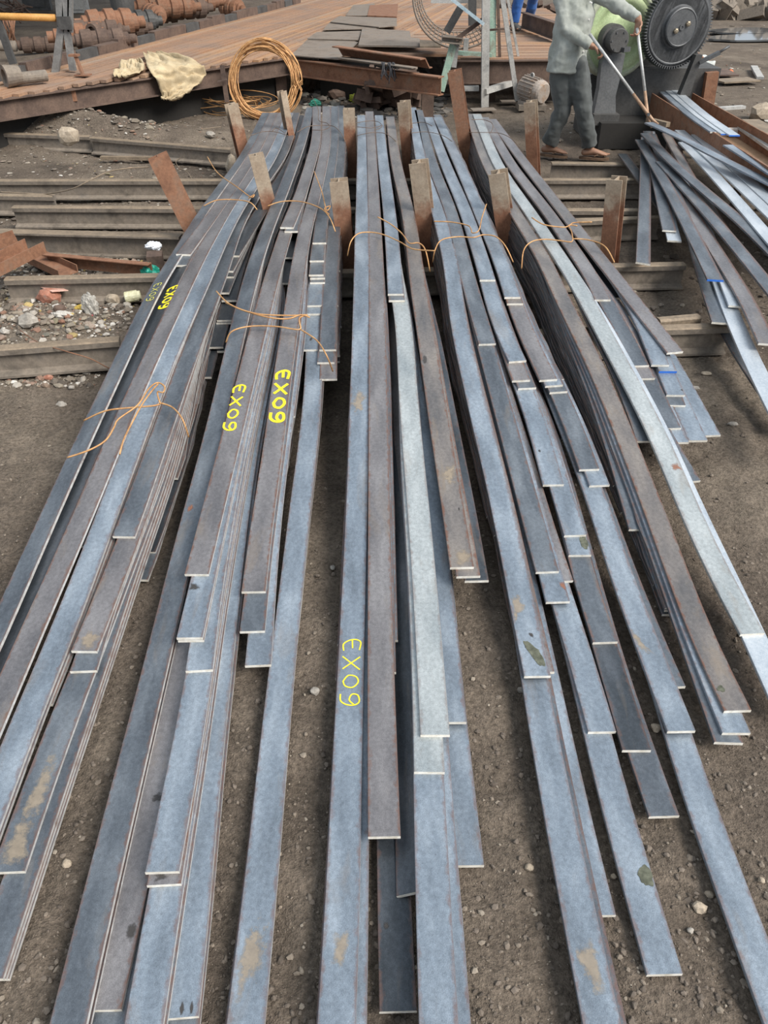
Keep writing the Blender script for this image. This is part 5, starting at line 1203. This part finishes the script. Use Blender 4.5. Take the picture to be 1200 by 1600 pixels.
blob(1105, 1240, 53, 63, 'bright puddle across the far right yard, nearer of two', 3)
m = MB(); r3 = random.Random(3)
for k in range(90):
    x = r3.uniform(1110, 1260); y = 22+r3.random()*10; p = atz(x, y, 0); s = r3.uniform(.15, .5); R3 = Euler((r3.random(), r3.random(), r3.random()*3)).to_matrix(); m.box(p+Vector((0, 0, s*.3)), (s*1.6, s*.8, s*.6), R3)
o = m.build('rubble_ridge', M_rail); o['kind'] = 'stuff'; tagit(o, 'dark ridge of broken rubble at the top right', 'rubble')
m = MB(); p = atz(1128, 14, 0); m.beam(p, p+Vector((.3,.2,2.2)), [(-.35,-.3),(.3,-.4),(.4,.2),(-.2,.35)], (0,1,0)); tagit(m.build('concrete_pier', M_rail), 'brown stump-like pier at the top right', 'pier')
def board(a, b, w, h, label, mat=None, z=.03):
    m = MB(); m.bar(atz(a[0], a[1], z), atz(b[0], b[1], z), w, h); return tagit(m.build('board', mat or M_rail_top), label, 'board')
board((1122, 127), (1178, 124), .30, .02, 'brown flat board on the yard right of the machine')
board((1118, 108), (1136, 118), .35, .02, 'tilted brown plate beside the gear guard', M_rust_dk)
board((1178, 104), (1188, 122), .10, .03, 'narrow grey plank near the right picture edge', M_grey_paint)
board((1120, 170), (1162, 167), .08, .03, 'pale grey strip on the ground behind the trough', M_grey_paint, .10)
board((1152, 190), (1240, 250), .16, .02, 'pale offcut leaning on the far trough wall, left of two', M_grey_paint, .38)
board((1172, 188), (1260, 240), .16, .02, 'pale offcut leaning on the far trough wall, right of two', M_rail_top, .40)
stone(1140, 118, 11, 'small orange brick lump on the far right yard', flat('orange_lump', (.60,.16,.07), .9), (1,.8,.9), 41, 'brick_lump', cat='brick')
stone(1190, 186, 44, 'tan rock hump at the right edge behind the trough', M_stone_tan, (1,.7,.65), 43, 'rock', cat='rock')
def heap(px, py, label, n, w, seed):
    r4 = random.Random(seed); m = MB(); p = atz(px, py, 0)
    for k in range(n): 
        R3 = Euler((r4.uniform(-.4,.4), r4.uniform(-.4,.4), r4.random()*3)).to_matrix(); m.box(p+Vector((r4.uniform(-w, w), r4.uniform(-w*.6, w*.6), r4.random()*.35+.03)), (r4.uniform(.2,.7), r4.uniform(.05,.2), r4.uniform(.03,.15)), R3)
    o = m.build('scrap_heap', M_rust_dk); o['kind'] = 'stuff'; return tagit(o, label, 'scrap')
heap(848, 40, 'dark scrap heap behind the walking man', 60, .9, 5)
heap(610, 168, 'dark iron scrap behind the back posts', 25, .35, 6)
m = MB(); m.beam(atz(815, 42, ZB+.02), atz(868, 62, ZB+.02), ibeam(.10,.20,.014,.01)); tagit(m.build('side_beam', M_rust_dk), 'dark beam lying across the bed behind the man', 'beam')
# ================================================================== people
def ell_loft(m, pts, radii, n=14, f0=False, f1=False):
    """pts: centres; radii: (side, depth); rings stay level-ish along the path, rounded ends"""
    P = [Vector(p) for p in pts]; R = [(r, r) if not hasattr(r, '__len__') else r for r in radii]
    # rounded ends
    d0 = (P[0]-P[1]).normalized(); d1 = (P[-1]-P[-2]).normalized()
    if not f0: P = [P[0]+d0*min(R[0])*.85, P[0]+d0*min(R[0])*.5]+P; R = [(R[0][0]*.35, R[0][1]*.35), (R[0][0]*.85, R[0][1]*.85)]+R
    if not f1: P = P+[P[-1]+d1*min(R[-1])*.5, P[-1]+d1*min(R[-1])*.85]; R = R+[(R[-1][0]*.85, R[-1][1]*.85), (R[-1][0]*.35, R[-1][1]*.35)]
    V, F = [], []; k = len(P); prev = None
    for i in range(k):
        t = (P[min(i+1, k-1)]-P[max(i-1, 0)]).normalized()
        if prev is None: u = LOFT_SIDE-t*LOFT_SIDE.dot(t); u = u.normalized() if u.length > .1 else t.orthogonal().normalized()
        else: u = (prev-t*prev.dot(t)).normalized()
        prev = u; w = t.cross(u)
        for j in range(n): a = 2*math.pi*j/n; V.append(P[i]+u*math.cos(a)*R[i][0]+w*math.sin(a)*R[i][1])
    for i in range(k-1):
        for j in range(n): F.append((i*n+j, i*n+(j+1) % n, (i+1)*n+(j+1) % n, (i+1)*n+j))
    F += [tuple(range(n-1, -1, -1)), tuple(range((k-1)*n, k*n))]
    m.add(V, F, 0, True)
LOFT_SIDE = Vector((1, 0, 0))
def fuse(o, voxel, smooth=4, disp=0.0, dscale=.12):
    r = o.modifiers.new('skin', 'REMESH'); r.mode = 'VOXEL'; r.voxel_size = voxel; r.use_smooth_shade = True
    s = o.modifiers.new('soft', 'SMOOTH'); s.iterations = smooth; s.factor = .5
    if disp:
        tx = bpy.data.textures.new(o.name+'_folds', 'CLOUDS'); tx.noise_scale = dscale; tx.noise_depth = 3
        d = o.modifiers.new('folds', 'DISPLACE'); d.texture = tx; d.strength = disp; d.mid_level = .5; d.texture_coords = 'LOCAL'
def hand(m, wrist, d, nrm, grip=1.0):
    """palm, four fingers and thumb; d: wrist to knuckles, nrm: the way the palm faces"""
    d = d.normalized(); nrm = (nrm-d*nrm.dot(d)).normalized(); s = d.cross(nrm)
    global LOFT_SIDE
    LOFT_SIDE = s
    ell_loft(m, [wrist-d*.02, wrist+d*.03, wrist+d*.085], [(.027,.021), (.038,.016), (.040,.014)], 12)
    for k, (o, L) in enumerate(((-.030,.9), (-.010,1.05), (.010,1.0), (.029,.8))):
        p = wrist+d*.085+s*o; pts = [p-d*.015, p]; a = 0
        for da, l in ((45*grip, .040), (60*grip, .026), (45*grip, .020)):
            a += math.radians(da); p = p+(d*math.cos(a)+nrm*math.sin(a))*l*L; pts.append(p)
        ell_loft(m, pts, [.0095, .0095, .0090, .0082, .0072], 8)
    p = wrist+d*.025-s*.034; pts = [wrist+d*.015-s*.02, p]
    for v, l in (((d*.7-s*.55+nrm*.5), .036), ((d*.75-s*.05+nrm*.7), .030)): p = p+v.normalized()*l; pts.append(p)
    ell_loft(m, pts, [.012, .0125, .0105, .0085], 8)
def skin_mat(name, c):
    t = NT(name); co = world_coord(t); n = t.noise(co, 18, 4); t.set(Base_Color=t.mix(.35, c, t.ramp(n, [(.3, .35), (.7, .65)]), 'OVERLAY'), Roughness=.55, Subsurface_Weight=.08); return t.mat
def cloth_mat(name, a, b, scale=5):
    t = NT(name); co = world_coord(t); n = t.noise(co, scale, 5, .6, .3); f = t.noise(co, 220, 2)
    t.set(Base_Color=t.mix(.2, t.ramp(n, [(.3, a), (.7, b)]), t.ramp(f, [(.3, .3), (.7, .7)]), 'OVERLAY'), Roughness=.9, Sheen_Weight=.2); t.bump(f, .15, .001); return t.mat
M_skin = skin_mat('brown_skin', (.30,.165,.105)); M_hair = simple('black_hair', (.008,.007,.006), (.02,.017,.015), 60, .6)
M_eyew = flat('eye_white', (.75,.73,.70), .3); M_sole = simple('brown_sandal', (.09,.05,.03), (.16,.10,.06), 20)
def person(name, label, J, shirt, trousers, face, side, shoe='sandal', shoe_mat=None, hands=None, shirt_hem=None, loose=1.0):
    """J: joints in world space. face: way the head looks; side: the body's left-right line seen from the camera (left to right)"""
    global LOFT_SIDE
    base = Vector((J['pelvis'].x, J['pelvis'].y, min(J['ankL'].z, J['ankR'].z)-.07)); root = empty(name, base, label, 'person')
    side = side.normalized()
    m = MB(); LOFT_SIDE = side
    ell_loft(m, [J['pelvis']-Vector((0,0,.05)), J['pelvis']+Vector((0,0,.06)), J['chest'], J['neck']-Vector((0,0,.05))], [(.13,.09), (.125,.085), (.15,.095), (.10,.06)], 16)
    ell_loft(m, [J['neck']-Vector((0,0,.06)), J['neck']+(J['head']-J['neck'])*.6], [.055, .05], 12)
    h = J['head']; f = face.normalized(); fs = f.cross(Vector((0,0,1))).normalized(); LOFT_SIDE = fs
    ell_loft(m, [h-Vector((0,0,.075))+f*.025, h-Vector((0,0,.03))+f*.012, h+Vector((0,0,.03)), h+Vector((0,0,.075))], [(.045,.058), (.066,.080), (.073,.092), (.058,.075)], 16)
    ell_loft(m, [h+f*.085+Vector((0,0,.015)), h+f*.112-Vector((0,0,.025))], [.009, .016], 8)                 # nose
    ell_loft(m, [h+f*.083-Vector((0,0,.062))-fs*.018, h+f*.088-Vector((0,0,.062)), h+f*.083-Vector((0,0,.062))+fs*.018], [.006,.008,.006], 8)   # lips
    for s in (-1, 1): ell_loft(m, [h+fs*.074*s+Vector((0,0,.022))-f*.008, h+fs*.074*s-Vector((0,0,.028))-f*.004], [(.008,.019), (.007,.013)], 8)
    for S in 'LR':
        LOFT_SIDE = side
        ell_loft(m, [J['sho'+S], (J['sho'+S]+J['elb'+S])/2, J['elb'+S]], [.048, .044, .038], 12)
        ell_loft(m, [J['elb'+S], J['elb'+S]*.7+J['wri'+S]*.3, J['wri'+S]], [.040, .039, .027], 12)
        LOFT_SIDE = side
        ell_loft(m, [J['hip'+S], (J['hip'+S]+J['kne'+S])/2, J['kne'+S]], [.078, .070, .055], 12)
        ell_loft(m, [J['kne'+S], J['kne'+S]*.68+J['ank'+S]*.32, J['ank'+S]], [.054, .055, .036], 12)
        a = J['ank'+S]; td = J['toe'+S]; td = Vector((td.x, td.y, 0)).normalized(); ts = td.cross(Vector((0,0,1)))
        LOFT_SIDE = ts
        z0 = Vector((0, 0, -.045))
        ell_loft(m, [a-td*.05+z0, a+td*.04+z0*.75, a+td*.12+z0*1.05, a+td*.165+z0*1.2], [(.032,.030), (.036,.034), (.043,.022), (.040,.014)], 12)
        for k in range(5): 
            q = a+td*(.175-.008*k*(1 if True else 0))+ts*(-.030+.0155*k)*(1 if S == 'L' else -1)+z0*1.2; ell_loft(m, [q-td*.02, q+td*(.022-.002*k)], [.0115-.001*k*.6, .009], 7)
        hd = (hands or {}).get(S)
        dv = (J['wri'+S]-J['elb'+S]).normalized()
        if hd: hand(m, J['wri'+S], hd[0], hd[1], hd[2])
        else: hand(m, J['wri'+S], dv, Vector((0, -1, -.2)), .45)
    body = m.build('body', M_skin, root); fuse(body, .006, 3)
    for s in (-1, 1):
        m = MB(); m.lathe(h+f*.078+fs*.031*s+Vector((0,0,.004)), f, [(-.010,.002),(-.006,.010),(.0,.012),(.005,.009),(.007,.001)], 12, 0, True); e_ = m.build('eye', M_eyew, body)
        m = MB(); m.lathe(h+f*.0845+fs*.031*s+Vector((0,0,.004)), f, [(-.002,.0055),(.0012,.005),(.0012,.001)], 10); m.build('iris', M_hair, body)
    m = MB(); LOFT_SIDE = fs
    ell_loft(m, [h-f*.035-Vector((0,0,.02)), h-f*.022+Vector((0,0,.04)), h-f*.006+Vector((0,0,.088))], [(.074,.070), (.080,.088), (.058,.076)], 16)
    hr = m.build('hair', M_hair, root); fuse(hr, .010, 2, .012, .02)
    # shirt
    m = MB(); LOFT_SIDE = side; hem = shirt_hem or (J['pelvis']-Vector((0,0,.10)))
    ell_loft(m, [hem, J['pelvis']+Vector((0,0,.05)), (J['pelvis']+J['chest'])/2+Vector((0,0,.05)), J['chest'], J['neck']-Vector((0,0,.06))], [(.185*loose,.140), (.178*loose,.135), (.172*loose,.130), (.180*loose,.130), (.115,.075)], 20, f0=True)
    for S in 'LR':
        LOFT_SIDE = side
        ell_loft(m, [J['sho'+S]+(J['neck']-J['sho'+S])*.25, J['sho'+S], (J['sho'+S]+J['elb'+S])/2, J['elb'+S]], [.065, .072, .066, .058], 14)
        ell_loft(m, [J['elb'+S], J['elb'+S]*.5+J['wri'+S]*.5, J['wri'+S]+(J['elb'+S]-J['wri'+S])*.08], [.058, .053, .042], 14, f1=True)
    sh = m.build('shirt', shirt, root); fuse(sh, .010, 2, .048, .12)
    m = MB()
    for k in range(5):
        q = hem+(J['neck']-hem)*(.12+.18*k)+face.normalized()*.15; m.lathe(q, face, [(-.02,.007),(.004,.007),(.004,.001)], 8)
    m.build('shirt_buttons', M_eyew, sh)
    # trousers
    m = MB(); LOFT_SIDE = side
    ell_loft(m, [J['pelvis']+Vector((0,0,.07)), J['pelvis']-Vector((0,0,.04))], [(.155,.115), (.165,.125)], 18)
    for S in 'LR':
        LOFT_SIDE = side
        k_, a_ = J['kne'+S], J['ank'+S]
        ell_loft(m, [J['hip'+S]+Vector((0,0,.02)), (J['hip'+S]*.5+k_*.5), k_, k_*.5+a_*.5, a_+Vector((0,0,.015))], [(.105,.112), (.098,.100), (.082,.084), (.076,.078), (.074,.078)], 16, f1=True)
    tr_ = m.build('trousers', trousers, root); fuse(tr_, .011, 2, .040, .11)
    m = MB(); LOFT_SIDE = side
    for S in 'LR':
        a = J['ank'+S]; td = J['toe'+S]; td = Vector((td.x, td.y, 0)).normalized(); ts = td.cross(Vector((0,0,1))); m = MB()
        if shoe == 'sandal':
            c0 = a+Vector((0,0,-.082)); n = 18; V = []
            for i in range(n):
                an = 2*math.pi*i/n; V.append(c0+td*(.055+.145*math.cos(an))+ts*(.048+.006*math.cos(an))*math.sin(an))
            m.add(V+[v-Vector((0,0,.022)) for v in V], [tuple(range(n)), tuple(range(2*n-1, n-1, -1))]+[(i, (i+1) % n, n+(i+1) % n, n+i) for i in range(n)])
            so = m.build('sandal', shoe_mat or M_sole, root)
            for sg in (-1, 1):
                m = MB(); m.tube(crom([c0+td*.145+Vector((0,0,.01)), c0+td*.115+ts*.022*sg+Vector((0,0,.034)), c0+td*.05+ts*.046*sg+Vector((0,0,.012))], 5), .006, 6); m.build('strap', shoe_mat or M_sole, so)
        else:
            LOFT_SIDE = ts
            ell_loft(m, [a-td*.05-Vector((0,0,.05)), a+td*.05-Vector((0,0,.04)), a+td*.16-Vector((0,0,.055))], [(.05,.055), (.055,.055), (.05,.04)], 12); ell_loft(m, [a+Vector((0,0,.12)), a-Vector((0,0,.03))], [.066, .06], 12)
            o = m.build('boot', shoe_mat or M_dk_paint, root); fuse(o, .010, 2)
    return root
# ---- the man walking right with the tongs
Yp = 8.15
def jp(px, py, dY=0.0): return aty(px, py, Yp+dY)
J = dict(pelvis=jp(887, 92), chest=jp(898, 22), neck=jp(906, -28), head=jp(912, -56),
         shoR=jp(876, -8, -.02), elbR=jp(884, 44, -.10), wriR=jp(926, 73, -.22),
         shoL=jp(936, -8, .02), elbL=jp(974, 14, -.08), wriL=jp(998, 31, -.20),
         hipR=jp(876, 104, .02), kneR=jp(879, 172, .02), ankR=jp(857, 236, .10), toeR=Vector((.9, -.45, 0)),
         hipL=jp(900, 104, -.02), kneL=jp(912, 172, -.06), ankL=jp(921, 234, -.02), toeL=Vector((.97, -.25, 0)))
for S in 'LR':
    a = J['ank'+S]; a.z = .105
    J['ank'+S] = a
M_shirt = cloth_mat('faded_grey_green_shirt', (.22,.235,.205), (.37,.385,.355), 6)
M_trous = cloth_mat('dark_grey_trousers', (.060,.066,.064), (.105,.112,.108), 6)
tipA, tipB = aty(1029, 194, 7.60), aty(1018, 200, 7.62)
hR, hL = J['wriR'], J['wriL']
rodA0, rodB0 = jp(928, 62, -.30), jp(996, 48, -.24)
piv = aty(1012, 178, 7.66)
dA = (piv-rodA0).normalized(); dB = (piv-rodB0).normalized()
person('person', 'man in faded grey shirt and dark trousers walking right with long tongs', J, M_shirt, M_trous, Vector((.75, -.65, -.25)), Vector((.94, .22, 0)),
       hands={'R': (Vector((.75, -.25, -.30)), Vector((-.25, -.2, -.9)), 1.05), 'L': (Vector((.0, -.25, -1.0)), Vector((-.75, -.5, -.1)), .75)})
m = MB(); ts_ = empty('tongs', piv, 'long steel tongs with rusty brown jaws held by the walking man', 'tongs')
M_tong = simple('worn_tong_steel', (.38,.38,.37), (.58,.58,.56), 10, .5, .4, .1, .001); M_jaw = simple('rusty_tong_jaw', (.26,.15,.09), (.40,.27,.18), 12, .6, .3, .2, .002)
mid_ = lambda a, b, t: a+(b-a)*t
m = MB(); m.tube([rodA0-dA*.06, mid_(rodA0, piv, .72)], .013, 10); m.build('handle', M_tong, ts_)
m = MB(); m.tube([rodB0-dB*.02, mid_(rodB0, piv, .72)], .013, 10); m.build('handle', M_tong, ts_)
m = MB(); m.tube([mid_(rodA0, piv, .72), piv+Vector((0,-.012,0)), mid_(piv, tipA, .5)+Vector((0,0,-.01)), tipA], [.013, .016, .013, .008], 10); m.build('jaw', M_jaw, ts_)
m = MB(); m.tube([mid_(rodB0, piv, .72), piv+Vector((0,.012,0)), mid_(piv, tipB, .5), tipB], [.013, .016, .013, .008], 10); m.build('jaw', M_jaw, ts_)
m = MB(); m.lathe(piv, (0, 1, 0), [(-.035,.001),(-.035,.014),(.035,.014),(.035,.001)], 12); m.build('rivet', M_gear, ts_)
# ---- the person in blue standing on the bed
b = atz(803, 49, ZB); by = b.y
def q_(dx, dy, z): return Vector((b.x+dx, b.y+dy, z))
J2 = dict(pelvis=q_(.14, .05, ZB+.92), chest=q_(.16, .05, ZB+1.28), neck=q_(.17, .05, ZB+1.48), head=q_(.18, .03, ZB+1.60),
          shoR=q_(-.02, .05, ZB+1.40), elbR=q_(-.06, -.02, ZB+1.12), wriR=q_(.0, -.15, ZB+.92), shoL=q_(.35, .05, ZB+1.40), elbL=q_(.40, .0, ZB+1.12), wriL=q_(.34, -.14, ZB+.92),
          hipR=q_(.06, .05, ZB+.86), kneR=q_(.04, .02, ZB+.48), ankR=q_(.0, .05, ZB+.10), toeR=Vector((.3, -.95, 0)),
          hipL=q_(.23, .05, ZB+.86), kneL=q_(.30, .25, ZB+.48), ankL=q_(.30, .55, ZB+.10), toeL=Vector((.5, -.85, 0)))
M_blue = cloth_mat('bright_blue_work_trousers', (.01,.06,.24), (.02,.11,.36), 8)
person('person', 'worker in bright blue trousers and dark boots standing on the bed', J2, cloth_mat('blue_work_shirt', (.02,.07,.22), (.04,.11,.30)), M_blue, Vector((.2, -1, -.2)), Vector((1, .1, 0)), 'boot')
# ---- the person sitting behind the gear wheel
kn = aty(1107, 103, 9.75); an = aty(1092, 150, 9.65); an.z = .11
pe = Vector((kn.x-.42, kn.y+.10, .50))
def s_(dx, dy, dz): return pe+Vector((dx, dy, dz))
J3 = dict(pelvis=pe, chest=s_(.0, .02, .36), neck=s_(.02, .0, .56), head=s_(.06, -.02, .68),
          shoR=s_(-.04, .18, .48), elbR=s_(.10, .20, .22), wriR=s_(.28, .12, .16), shoL=s_(.0, -.17, .48), elbL=s_(.12, -.16, .22), wriL=s_(.26, -.06, .16),
          hipR=s_(.05, .12, -.02), kneR=kn+Vector((.0, .28, .02)), ankR=Vector((an.x+.05, an.y+.35, .11)), toeR=Vector((1, 0, 0)),
          hipL=s_(.05, -.08, -.02), kneL=kn, ankL=an, toeL=Vector((1, -.3, 0)))
M_palet = cloth_mat('pale_grey_trousers', (.40,.42,.40), (.58,.60,.57), 8)
person('person', 'seated person in pale trousers mostly hidden behind the gear wheel', J3, cloth_mat('dim_grey_shirt', (.12,.12,.12), (.20,.20,.20)), M_palet, Vector((1, -.2, -.2)), Vector((.2, -1, 0)))
m = MB(); m.box(pe+Vector((0, 0, -.155)), (.34, .34, .05)); st_ = None
so = empty('low_stool', (pe.x, pe.y, 0), 'low wooden stool under the seated person behind the gear', 'stool'); m.build('seat', M_rail_top, so)
for sx in (-1, 1):
    for sy in (-1, 1): m = MB(); m.box(pe+Vector((sx*.13, sy*.13, -.335)), (.04, .04, .33)); m.build('leg', M_rail, so)
